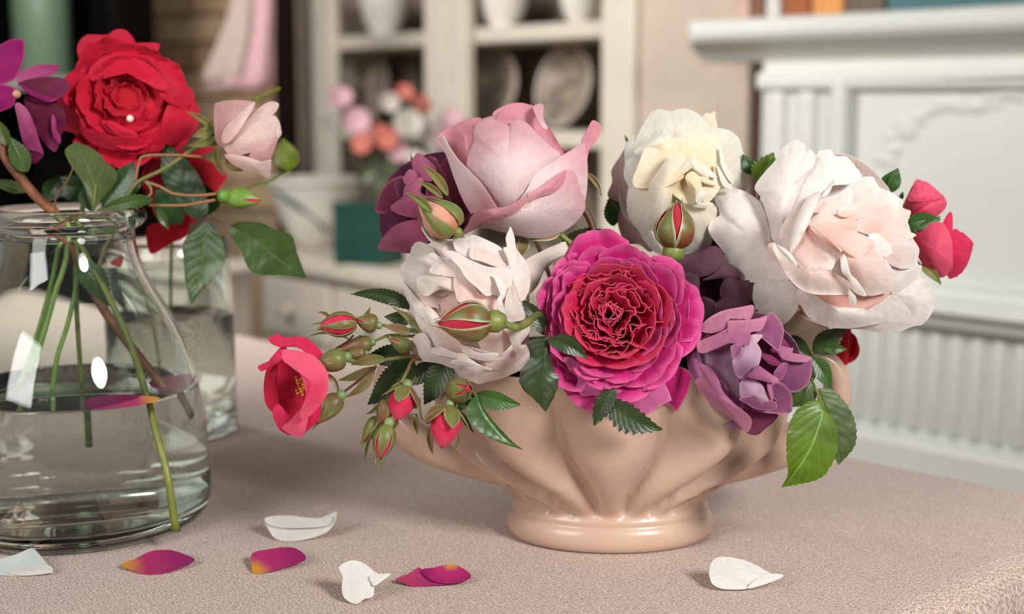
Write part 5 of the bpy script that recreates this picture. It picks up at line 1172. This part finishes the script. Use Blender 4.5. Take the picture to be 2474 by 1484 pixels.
# ------------------------------------------------------------------ small raspberry roses at the far right
t = thing('rose_spray', 'pair of small half-open raspberry pink roses with green sepals at far right', 'rose spray', W(2190, 560, .93))
b = Bloom('x', '', '', fr5, 2080, 640, 140, .935, root=t); b.by += 30
b.blob([1955,690, 1988,600, 2035,514, 2075,520, 2112,532, 2180,590, 2215,625, 2222,660, 2215,695, 2170,742, 2120,765, 2000,750], -4, P_RDL, bulge=18, crease=4)
b.blob([1985,640, 2040,540, 2120,545, 2200,620, 2150,640, 2080,650], 12, P_RDL, bulge=8, crease=4)
b.blob([2000,750, 2060,700, 2150,650, 2222,640, 2215,700, 2120,768], 16, P_RDL, bulge=6)
b = Bloom('x', '', '', fr5, 2200, 930, 200, .925, root=t); b.bx, b.by = prs([2030, 880], fr5)[0]
b.blob([2230,860, 2262,830, 2302,832, 2392,905, 2390,960, 2352,1065, 2292,1125, 2240,1130, 2200,1000], -10, P_RD, bulge=10, jag=.05, crease=3)
b.blob([2200,800, 2240,724, 2266,740, 2262,880, 2230,960, 2180,900], 2, P_RD, bulge=8)
b.blob([2010,885, 2080,805, 2200,785, 2255,880, 2268,1000, 2262,1080, 2200,1132, 2120,1102, 2055,1010], 8, P_RDL, bulge=18, base=[2020,880], crease=2)
for pb_, pt_, w_, bn in (((1880, 590), (1920, 437), 44, 0), ((1800, 545), (1915, 440), 36, 14), ((1935, 640), (1952, 588), 14, 0), ((1970, 800), (2195, 765), 58, -10), ((2050, 870), (2190, 745), 36, -10), ((2060, 1050), (2195, 1180), 34, -14), ((1970, 790), (2020, 900), 40, 0)):
    leaf(t, pb_, pt_, w_, .912, L_SEPG if pt_[1] > 1100 else L_MID, fr=fr5, bend=bn, teeth=6, serr=.03, name='sepal')
px_tube('stem', [1878,592, 1900,680, 1880,800, 1800,900], [4, 4], [.912, .925, .935, .938], G_STEM, t, fr=fr5)
px_tube('stem', [1936,640, 1960,720, 1900,800], [2.5, 3], [.912, .928, .94], G_STEM, t, fr=fr5)
px_tube('stem', [2058,1048, 2000,980, 1950,905], [2.5, 3], [.912, .925, .935], G_STEM, t, fr=fr5)
px_tube('stem', [2010,885, 1950,900, 1850,960, 1700,1100], [4, 4], [.93, .935, .93, .92], G_STEM, t, fr=fr5)
px_tube('stem', [1990,740, 1900,800, 1800,900, 1700,1060], [4, 4], [.935, .94, .94, .93], G_STEM, t, fr=fr5)
# red flower behind the bowl's right side
fr7 = (1560, 560, 2.393)
b = Bloom('red_flower', 'crimson flower mostly hidden behind the right handle of the bowl', 'rose', fr7, 1120, 660, 130, .965)
b.blob([1090,600, 1180,560, 1185,640, 1170,700, 1165,765, 1140,760, 1110,680], 0, P_RED, bulge=8, jag=.06)
b.blob([1000,600, 1100,560, 1150,620, 1140,700, 1060,720, 990,680], -6, P_RED, bulge=8)
b.back(P_RED, G_STEM, 0, .3, bin_(.06, .04))
# ------------------------------------------------------------------ flowers in the glass jar
frJ = (0, 50, 2.283); frJ2 = (0, 480, 2.283); frF = (0, 60, 4.122)
P_PPL = petal_mat('violet_purple', S(140, 4, 84), S(150, 8, 100), S(140, 10, 94), rim=S(168, 50, 118), trans=.2)
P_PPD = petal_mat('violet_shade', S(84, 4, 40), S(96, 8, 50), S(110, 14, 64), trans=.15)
P_PPK = petal_mat('violet_pink_back', S(180, 96, 130), S(170, 72, 122), S(152, 44, 104), trans=.2)
P_RR = petal_mat('scarlet', S(196, 6, 36), S(212, 16, 50), S(222, 34, 66), trans=.22)
P_PB = petal_mat('shell_pink', S(236, 196, 186), S(240, 208, 200), S(242, 216, 208), trans=.28)
P_PBD = petal_mat('shell_pink_deep', S(216, 160, 158), S(222, 172, 170), S(226, 180, 176), trans=.28)
M_BARK = two_tone('brown_bark', S(104, 60, 34), S(142, 88, 52), 60, .5)
L_JD = leaf_mat('glossy_dark_leaf', S(44, 74, 32), S(60, 100, 46), .3, .15); L_JM = leaf_mat('glossy_leaf', S(66, 92, 38), S(92, 124, 64), .3, .2); L_JO = leaf_mat('olive_jar_leaf', S(80, 96, 40), S(112, 124, 64), .4, .25)
L_YG = leaf_mat('yellow_green_leaf', S(130, 150, 44), S(160, 170, 80))
NECK = JC + Vector((0, 0, .2))
# purple flower on its brown branch
b = Bloom('purple_flower', 'deep violet purple flower with narrow petals on a brown branch at far left', 'flower', frF, 150, 660, 420, .955)
t = b.root
b.blob([-90,260, 0,200, 120,145, 225,150, 245,230, 225,370, 172,500, 90,570, -90,600], 6, P_PPL, bulge=-8, k=.4)
b.blob([175,505, 260,440, 400,395, 520,400, 605,408, 590,442, 520,500, 400,545, 200,605], 4, P_PPK, bulge=6, k=.4)
b.blob([180,585, 330,535, 520,520, 640,540, 705,602, 650,685, 560,745, 400,700, 250,640], 8, P_PPD, bulge=-6, k=.4)
b.blob([190,590, 300,645, 440,715, 565,742, 500,768, 420,752, 290,690], 16, P_PPL, bulge=4, k=.4)
b.blob([-90,620, 60,600, 155,650, 132,800, 0,865, -90,880], 12, P_PPL, bulge=8, k=.4)
b.blob([240,720, 400,755, 600,800, 662,970, 610,1100, 562,1255, 500,1240, 400,1120, 300,950], -10, P_PPD, bulge=-4, k=.4)
b.blob([520,895, 552,940, 565,1060, 605,1130, 592,1185, 530,1100, 510,1000], 2, P_PPK, bulge=4, k=.4)
b.blob([148,795, 200,780, 282,860, 345,1000, 400,1180, 432,1282, 360,1262, 262,1232, 210,1100, 175,930], 10, P_PPK, bulge=10, k=.4)
b.blob([248,1225, 380,1250, 435,1292, 350,1382, 275,1330], 2, P_PPD, bulge=5, k=.4)
lathe('stamen_cluster', [(0, -.004), (.003, -.002), (.0026, .002), (.0012, .004), (0, .0045)], plain('pale_stamen', S(222, 168, 140), .6, .3, 300), t, n=10, frame=frame_of(W(*prs([165, 690], frF)[0], .942), CAM - t.location))
px_tube('branch', [-50,560, 0,640, 30,750, 130,890, 230,1000, 300,1055], [11, 12, 12, 12], [.955, .954, .953, .953, .954, .955], M_BARK, t, fr=frJ, n=12)
px_tube('branch', [298,1052, 350,1130, 420,1290, 470,1420, 600,1640, 720,1800, 830,1940, 930,2060, 1030,2190], [12, 12, 11, 11], [.955, .956, .957, .957, .957, .957, .957, .957, .957], M_BARK, t, fr=frJ, n=12)
px_tube('twig', [305,1050, 310,970, 360,900, 400,820, 405,760], [2.5, 1.6], [.955, .953, .952, .952, .952], two_tone('red_twig', S(130, 60, 36), S(110, 80, 44), 60), t, fr=frJ)
leaf(t, (150, 835), (55, 640), 62, .948, L_JM, fr=frJ, teeth=10)
leaf(t, (40, 690), (-20, 540), 40, .95, L_JO, fr=frJ, teeth=8)
leaf(t, (150, 940), (-60, 880), 36, .97, L_JO, fr=frJ, teeth=8)

# big red rose
b = Bloom('red_rose', 'large bright red rose standing highest in the glass jar', 'rose', frF, 1250, 740, 680, 1.0)
t = b.root
P0 = P_RR
b.blob([640,700, 800,420, 1000,250, 1300,250, 1600,400, 1800,600, 1850,900, 1700,1150, 1300,1320, 950,1250, 720,1050], -56, P0, bulge=4, ruff=8)
b.blob([770,270, 785,180, 830,125, 890,98, 1060,102, 1130,60, 1190,45, 1262,62, 1340,150, 1385,300, 1300,400, 1000,350, 900,430, 820,430], -20, P0, bulge=10, ruff=8, crease=5)
b.blob([1090,100, 1190,47, 1262,64, 1330,150, 1300,190, 1180,180], -6, P0, bulge=8)
b.blob([1330,205, 1480,180, 1560,185, 1592,205, 1560,300, 1572,390, 1440,390], -28, P0, bulge=4)
b.blob([1500,400, 1650,368, 1760,420, 1822,580, 1915,650, 1932,760, 1800,820, 1600,710], -18, P0, bulge=10, ruff=8)
b.blob([1690,770, 1930,770, 1982,835, 1972,1015, 1900,1092, 1790,1135, 1720,1202, 1590,1110], -22, P0, bulge=8, ruff=8)
b.blob([700,930, 860,1010, 1050,1085, 1350,1135, 1600,1010, 1650,1150, 1600,1255, 1400,1292, 1300,1362, 1160,1425, 1060,1362, 985,1340, 1000,1232, 880,1152], -24, P0, bulge=10, ruff=8, c=[1200,1200])
b.blob([565,742, 700,640, 830,555, 910,620, 910,800, 890,955, 720,965, 635,900], -16, P0, bulge=8, ruff=8)
b.blob([640,1045, 700,940, 850,990, 900,1110, 780,1082], -40, P0, bulge=4)
b.blob([720,960, 860,950, 960,1040, 1180,1130, 1360,1120, 1480,1180, 1300,1260, 1060,1230, 880,1150], -4, P0, bulge=8, ruff=7)
b.blob([900,430, 1100,300, 1350,330, 1560,460, 1680,640, 1560,640, 1300,480, 1050,480, 920,560], -2, P0, bulge=8, ruff=8)
M = b.axes(.0, .05) @ Matrix.Translation((0, 0, 84 * b.s))
b.ring(M, 8, 60, 150, -46, 0, 70, P0, cup=.5, ruff=.28, bow=-8, ph=.15, tipcurl=10, jit=.25, nu=15)
b.ring(M, 8, 44, 126, -26, 22, 60, P0, cup=.5, ruff=.3, bow=-8, ph=.5, tipcurl=12, jit=.25, nu=15)
for n_, r0_, r1_, h0_, h1_, w_, rf_, ph_ in ((7, 26, 104, -6, 44, 52, .25, .3), (7, 22, 80, 0, 48, 42, .3, .7), (6, 16, 54, 2, 48, 32, .35, .1), (5, 10, 30, 4, 46, 22, .4, .5)):
    b.ring(M, n_, r0_, r1_, h0_, h1_, w_, P0, cup=.6, ruff=rf_, bow=-8, ph=ph_, tipcurl=8, jit=.2)
b.blob([1060,960, 1120,960, 1240,1020, 1370,1085, 1340,1130, 1220,1120, 1110,1050], 70, P0, bulge=6, k=.5)
lathe('pale_speck', [(0, -.0026), (.0018, -.0018), (.0026, 0), (.0018, .0018), (0, .0026)], plain('speck_white', S(240, 226, 214), .3, .03, 60), t, n=16, frame=frame_of(W(*prs([1295, 935], frF)[0], .962), Vector((0, 0, 1))))  # small pale ball put in for a white speck
b.back(P0, G_STEM, 0, .6, JC + Vector((.0, .02, .05)), stem_r=6, mid=NECK + Vector((.004, .012, .0)))
for pb_, pt_, w_, m_, z_, bn in (((560, 1030), (742, 775), 74, L_JD, .96, 10), ((500, 1050), (470, 900), 60, L_JD, .962, 0), ((250, 1000), (330, 860), 60, L_JD, .99, 0), ((780, 900), (600, 950), 70, L_JD, .985, 0), ((620, 950), (250, 900), 80, L_JD, 1.01, 0)):
    leaf(t, pb_, pt_, w_, z_, m_, fr=frJ, bend=bn, teeth=12, serr=.045, peak=.52)
leaf3(t, [510,1050, 490,960, 440,870, 385,790, 358,715, 415,670], [515,1050, 522,950, 500,850, 455,750, 418,668], [520,1050, 560,985, 640,890, 642,830, 590,785, 555,742, 500,700, 420,667], .955, L_JO, frJ, dl=6, dr=-8, dm=4, serr=1.2, teeth=12)
px_tube('leaf_stalk', [508,1060, 520,980, 530,900], [2.5, 2], [.956, .954, .953], G_STEM, t, fr=frJ)

# second red rose, behind
b = Bloom('red_rose', 'smaller red rose half hidden by leaves behind the rim of the glass jar', 'rose', frJ, 1000, 920, 230, 1.04)
t = b.root; P0 = P_RED
b.blob([780,880, 830,770, 930,720, 1060,740, 1180,790, 1250,850, 1210,920, 1150,1000, 1000,1060, 860,1020], -30, P0, bulge=6, ruff=8)
b.blob([795,870, 880,770, 920,880, 860,930, 810,930], 6, P0, bulge=6)
b.blob([1055,760, 1180,788, 1200,830, 1255,850, 1215,915, 1155,965, 1080,860], 8, P0, bulge=8, ruff=8)
b.blob([1010,720, 1190,695, 1120,740, 1010,745], 0, P0, bulge=3)
b.blob([815,1140, 930,1110, 1035,1070, 1032,1180, 940,1230, 830,1285], 10, P0, bulge=8, k=.5)
b.blob([630,1320, 740,1265, 720,1320, 690,1342], 0, P0, bulge=4, k=.3)
b.blob([840,1000, 1000,960, 1160,960, 1040,1090, 900,1120], 2, P0, bulge=6)
b.ring(b.axes() @ Matrix.Translation((0, 0, 60 * b.s)), 6, 10, 50, -4, 22, 28, P0, cup=.7, ruff=.3, bow=-6)
b.back(P0, G_STEM, .2, .2, VC + Vector((.0, .0, .03)), stem_r=5, mid=VC + Vector((0, 0, .12)))
for pb_, pt_, w_, m_, z_, bn in (((1000, 1120), (860, 930), 90, L_JD, .99, 0), ((1130, 1080), (1130, 900), 90, L_JD, 1.0, 0)):
    leaf(t, pb_, pt_, w_, z_, m_, fr=frJ, bend=bn, teeth=13, serr=.03, peak=.46)
leaf3(t, [1110,1100, 1050,1080, 950,970, 898,880, 888,760, 905,663], [1112,1100, 1050,950, 975,800, 904,662], [1114,1100, 1148,1040, 1132,930, 1080,830, 1000,740, 906,662], .985, L_JD, frJ, dl=-6, dr=6, serr=1.5, teeth=14)
leaf3(t, [1140,1098, 1060,1170, 1008,1230, 1013,1330, 1024,1450, 1050,1562], [1145,1098, 1132,1220, 1112,1350, 1085,1460, 1052,1563], [1150,1098, 1190,1150, 1226,1220, 1242,1330, 1182,1420, 1112,1490, 1055,1564], .975, L_JM, frJ, dl=-4, dr=8, serr=1.5, teeth=13)
leaf3(t, [1268,1130, 1330,1108, 1440,1115, 1530,1160, 1607,1180, 1642,1290, 1691,1420], [1268,1131, 1380,1200, 1500,1290, 1600,1365, 1692,1422], [1268,1132, 1275,1190, 1330,1270, 1362,1352, 1420,1400, 1560,1408, 1690,1424], .97, L_JM, frJ, dl=10, dr=-4, dm=4, serr=1.8, teeth=15)
px_tube('leaf_stalk', [1090,1105, 1145,1085, 1268,1130], [2.5, 2.2], [.985, .985, .972], two_tone('pinkish_stalk', S(150, 96, 80), S(120, 110, 70), 60), t, fr=frJ)

for pb_, pt_, w_ in (((1600, 830), (1560, 650), 70), ((1400, 560), (1170, 520), 50)): leaf(t, pb_, pt_, w_, 1.16, L_YG, fr=frJ, teeth=8)
px_tube('leaf_stalk', [1150, 800, 1250, 600, 1390, 450, 1470, 410, 1545, 372], [3, 4, 3], [1.05, 1.1, 1.16, 1.16, 1.16], L_YG, t, fr=frJ)
px_tube('leaf_stalk', [1600, 830, 1450, 900, 1200, 980], [3, 3], [1.16, 1.12, 1.06], L_YG, t, fr=frJ)

# pale pink opening bud with a green bud on the same cane
t = thing('pink_rosebud', 'pale shell pink opening rosebud leaning right out of the jar with a green bud', 'rosebud', W(*prs([1340, 640], frJ)[0], .955))
b = Bloom('x', '', '', frJ, 1350, 640, 220, .955, root=t); b.bx, b.by = prs([1190, 660], frJ)[0]
b.blob([1200,560, 1300,480, 1450,500, 1530,600, 1490,740, 1400,790, 1280,740, 1200,660], -30, P_PBD, bulge=4)
b.blob([1328,600, 1400,510, 1480,450, 1537,462, 1500,525, 1400,565], -8, P_PB, bulge=4)
b.blob([1183,480, 1210,450, 1300,438, 1392,448, 1402,468, 1340,560, 1260,680, 1225,692, 1188,650], 4, P_PBD, bulge=12)
b.blob([1240,690, 1330,600, 1480,535, 1522,530, 1548,600, 1512,680, 1400,722, 1280,742], 6, P_PB, bulge=10)
b.blob([1380,732, 1500,650, 1532,640, 1502,740, 1470,782, 1400,772], 10, P_PBD, bulge=5)
b.blob([1240,738, 1350,748, 1480,788, 1495,770, 1482,862, 1400,832, 1300,802], 18, P_PB, bulge=6)
b.blob([1224,662, 1238,600, 1300,530, 1392,455, 1402,472, 1332,590, 1262,672], 22, P_PB, bulge=6)
b.blob([1520,590, 1548,600, 1550,630, 1530,645], 12, P_PB, bulge=2)
for pb_, pt_, w_, bn in (((1185, 605), (1028, 502), 18, 12), ((1195, 640), (1035, 690), 24, -10), ((1195, 700), (1250, 862), 20, 24), ((1180, 600), (1060, 640), 30, 0), ((1250, 740), (1340, 830), 30, 20)):
    leaf(t, pb_, pt_, w_, .948, L_SEPG, fr=frJ, bend=bn, teeth=5, serr=.02, name='sepal')
lathe('hip', [(0, -.006), (.004, -.005), (.006, 0), (.005, .005), (0, .006)], G_HIP, t, n=14, frame=frame_of(W(*prs([1180, 645], frJ)[0], .955), Vector((1, 0, .3))))
cane = two_tone('cane', S(110, 116, 60), S(134, 124, 76), 60, .5); redc = two_tone('reddish_cane', S(158, 104, 70), S(140, 112, 72), 60, .5)
px_tube('stem', [1180,650, 1050,720, 900,820, 760,890, 700,970, 640,1060, 560,1300, 500,1500], [5.5, 5, 5, 5], [.955, .955, .953, .953, .955, .957, .958, .958], cane, t, fr=frJ)
px_tube('stem', [1130,752, 960,742, 800,746, 765,790, 745,890], [4, 3.5, 4], [.955, .952, .95, .951, .953], redc, t, fr=frJ)
px_tube('stem', [1200,955, 1080,965, 960,955, 880,915, 800,888], [4, 4], [.948, .948, .95, .951, .953], redc, t, fr=frJ)
px_tube('stem', [1190,988, 1100,1005, 1020,1018, 900,1020, 820,1018], [4, 4], [.948, .948, .95, .951, .953], redc, t, fr=frJ)
px_tube('tendril', [800,888, 830,920, 830,960, 790,980, 700,995, 620,1010], [3, 2.5], .952, cane, t, fr=frJ)
bud(t, (1262, 972), (1442, 992), 52, .946, P_RD, sepal_mat('fresh_sepal', S(104, 146, 52), S(126, 160, 70), S(150, 150, 90)), dz=6, fr=frJ, open_=1.0, slen=1.06, hip=.8, hipmat=two_tone('fresh_hip', S(98, 142, 52), S(112, 152, 66), 60, .4), blunt=.7)
leaf(t, (845, 985), (535, 1052), 44, .945, L_JM, fr=frJ, teeth=12, bend=10)
leaf(t, (868, 1035), (932, 1158), 26, .94, L_JM, fr=frJ, teeth=6)

# thin green stems standing in the water
t = thing('cut_stem', 'long bare green stem standing to the jar floor at its right side', 'stem', W(390, 1000, .93))
b0 = on_z(425, 1283, .0150)
tube('shaft', [NECK + Vector((.005, .0, .0)), W(300, 800, .935), W(352, 960, .92), b0 * .5 + W(378, 1060, .91) * .5 + Vector((0, 0, .012)), b0], [.0018, .0022, .0024, .0027], two_tone('green_cane', S(108, 120, 44), S(128, 134, 60), 60, .4), t, n=10, m=26)
lathe('cut_end', [(0, 0), (.0033, 0), (.0033, .0012), (0, .0012)], two_tone('cut_end', S(84, 80, 40), S(64, 56, 36), 60), t, n=12, frame=frame_of(b0, Vector((0, 0, 1))))
t = thing('flower_stems', 'pair of bright green stems slanting down left inside the jar', 'stem', W(100, 800, .955))
GS = two_tone('fresh_stem', S(112, 150, 52), S(134, 164, 74), 60, .4)
px_tube('stem', [165,520, 160,620, 130,720, 95,840, 68,900], [6, 7, 8], [.955, .955, .952, .95, .95], GS, t); px_tube('stem', [190,560, 185,680, 165,780, 135,880, 122,1000], [5, 6, 6], [.965, .962, .96, .958, .956], GS, t)
px_tube('stem', [150,540, 120,700, 60,900, -10,1010], [5, 6, 6], [.975, .975, .975, .975], GS, t)
leaf(t, (190, 630), (262, 742), 34, .945, L_JM, teeth=10, bend=-6)
px_tube('leaf_stalk', [180,560, 186,600, 190,632], 2, .947, GS, t)

# ------------------------------------------------------------------ loose petals
P_FW = petal_mat('fallen_white', S(234, 230, 222), S(236, 233, 228), S(238, 236, 232), trans=.3)
P_FWB = petal_mat('fallen_bluish_white', S(226, 232, 226), S(226, 234, 230), S(220, 228, 224), trans=.3)
P_FM = petal_mat('fallen_magenta', S(226, 160, 40), S(190, 44, 112), S(156, 24, 104), trans=.25, pos=(0.04, .36, 1.0))
P_FMP = petal_mat('fallen_magenta_back', S(196, 70, 110), S(178, 48, 116), S(166, 36, 112), trans=.25)
def fallen(lab, pts, mat, ty, base=None, tx=0, z=0.0006, extra=(), bulge=-5, group=None, curl=0, name='fallen_petal', ruff=1.5):
    P = [(pts[i], pts[i + 1]) for i in range(0, len(pts), 2)]; cx_ = sum(p[0] for p in P) / len(P); cy_ = sum(p[1] for p in P) / len(P)
    low = max(P, key=lambda p: p[1]); q = on_z(low[0], low[1], z); Zl = (q - CAM).dot(FW); s_ = Zl / F
    Z0 = Zl + (ty * (low[1] - cy_) / 100 + tx * (low[0] - cx_) / 100) * s_
    t = thing(name, lab, 'petal', (q.x, q.y, z), group=group or ('petals fallen on the cloth' if z < .01 else 'petals floating in the jar'))
    b = Bloom('x', '', '', (0, 0, 1), cx_, cy_, 200, Z0, root=t)
    b.blob(pts, 0, mat, bulge=bulge, k=0, base=base, tilt=(tx, ty), curl=curl, ruff=ruff, name='blade')
    for pts2, m2, o2, kw in extra:
        o2 = o2 * 1.8; P2 = [(pts2[i], pts2[i + 1]) for i in range(0, len(pts2), 2)]; c2x = sum(p[0] for p in P2) / len(P2); c2y = sum(p[1] for p in P2) / len(P2)
        b.blob(pts2, o2 + ty * (c2y - cy_) / 100 + tx * (c2x - cx_) / 100, m2, k=0, tilt=(tx, ty), **kw)
    return t
fallen('bluish white petal at the far left in front of the jar', [-30,1365, 0,1352, 40,1340, 75,1326, 90,1335, 126,1380, 122,1385, 60,1391, 0,1390, -30,1384], P_FWB, 150, base=[-40, 1375], extra=[([20,1384, 60,1372, 112,1366, 126,1382, 60,1391], P_FW, 3, dict(bulge=3, ruff=1, name='rolled_edge'))])
fallen('magenta petal with yellow tip lying just right of the jar foot', [293,1365, 330,1350, 365,1333, 410,1330, 450,1342, 470,1354, 440,1370, 395,1385, 350,1387, 315,1377], P_FM, 190, base=[293, 1366], bulge=-8)
fallen('short magenta petal with orange base, middle of the cloth', [610,1338, 650,1328, 700,1323, 728,1334, 738,1352, 700,1367, 650,1382, 615,1385, 608,1370], P_FM, 150, base=[612, 1386], bulge=-6)
fallen('creamy white cupped petal lying behind the magenta ones', [640,1253, 690,1246, 750,1252, 785,1250, 812,1237, 810,1260, 792,1284, 755,1300, 705,1308, 668,1303, 650,1282], P_FW, 90, base=[720, 1330], bulge=-10, extra=[([640,1254, 690,1247, 760,1254, 800,1248, 790,1270, 720,1276, 660,1272], P_FW, 5, dict(bulge=-3, ruff=1, name='upper_fold'))])
fallen('white petal twisted on itself left of the curled magenta petal', [820,1370, 850,1355, 880,1362, 905,1382, 925,1392, 943,1388, 925,1402, 905,1412, 902,1440, 880,1448, 860,1460, 832,1445, 826,1420, 828,1395], P_FW, 60, base=[870, 1460], bulge=8, extra=[([895,1392, 943,1387, 925,1403, 905,1416, 898,1408], P_FW, 6, dict(bulge=2, ruff=1, name='curled_tip'))])
fallen('curled magenta petal with yellow lip in front of the bowl', [957,1400, 985,1388, 1012,1372, 1020,1382, 1060,1385, 1110,1385, 1138,1394, 1110,1408, 1060,1414, 1000,1417, 975,1410], P_FMP, 120, base=[960, 1400], extra=[([1018,1378, 1050,1372, 1085,1364, 1115,1372, 1138,1394, 1100,1409, 1060,1408, 1035,1398], P_FM, 5, dict(bulge=-4, ruff=1, base=[1088, 1360], name='lip'))])
fallen('rolled white petal with pointed end at the right in front of the bowl', [1713,1385, 1722,1355, 1745,1346, 1790,1352, 1830,1368, 1862,1386, 1893,1392, 1860,1406, 1812,1424, 1750,1424, 1722,1412], P_FW, 50, base=[1712, 1390], bulge=10, extra=[([1718,1396, 1745,1392, 1782,1400, 1805,1422, 1750,1424, 1722,1412], P_FW, 8, dict(bulge=3, ruff=1, name='rolled_edge')), ([1806,1422, 1830,1398, 1862,1387, 1893,1392, 1850,1412], P_FW, 9, dict(bulge=3, ruff=1, name='rolled_tip'))])
fallen('faded pink petal floating on the water at the right inside the jar', [362,922, 400,912, 440,906, 470,908, 462,926, 430,940, 395,942, 366,936], P_FMP, 240, z=WL + .0006, base=[430, 945], name='floating_petal')
fallen('magenta petal floating at the front of the water in the jar', [206,968, 250,957, 310,955, 360,958, 386,964, 350,976, 290,985, 230,988, 208,982], P_FM, 240, z=WL + .0006, base=[390, 966], name='floating_petal')
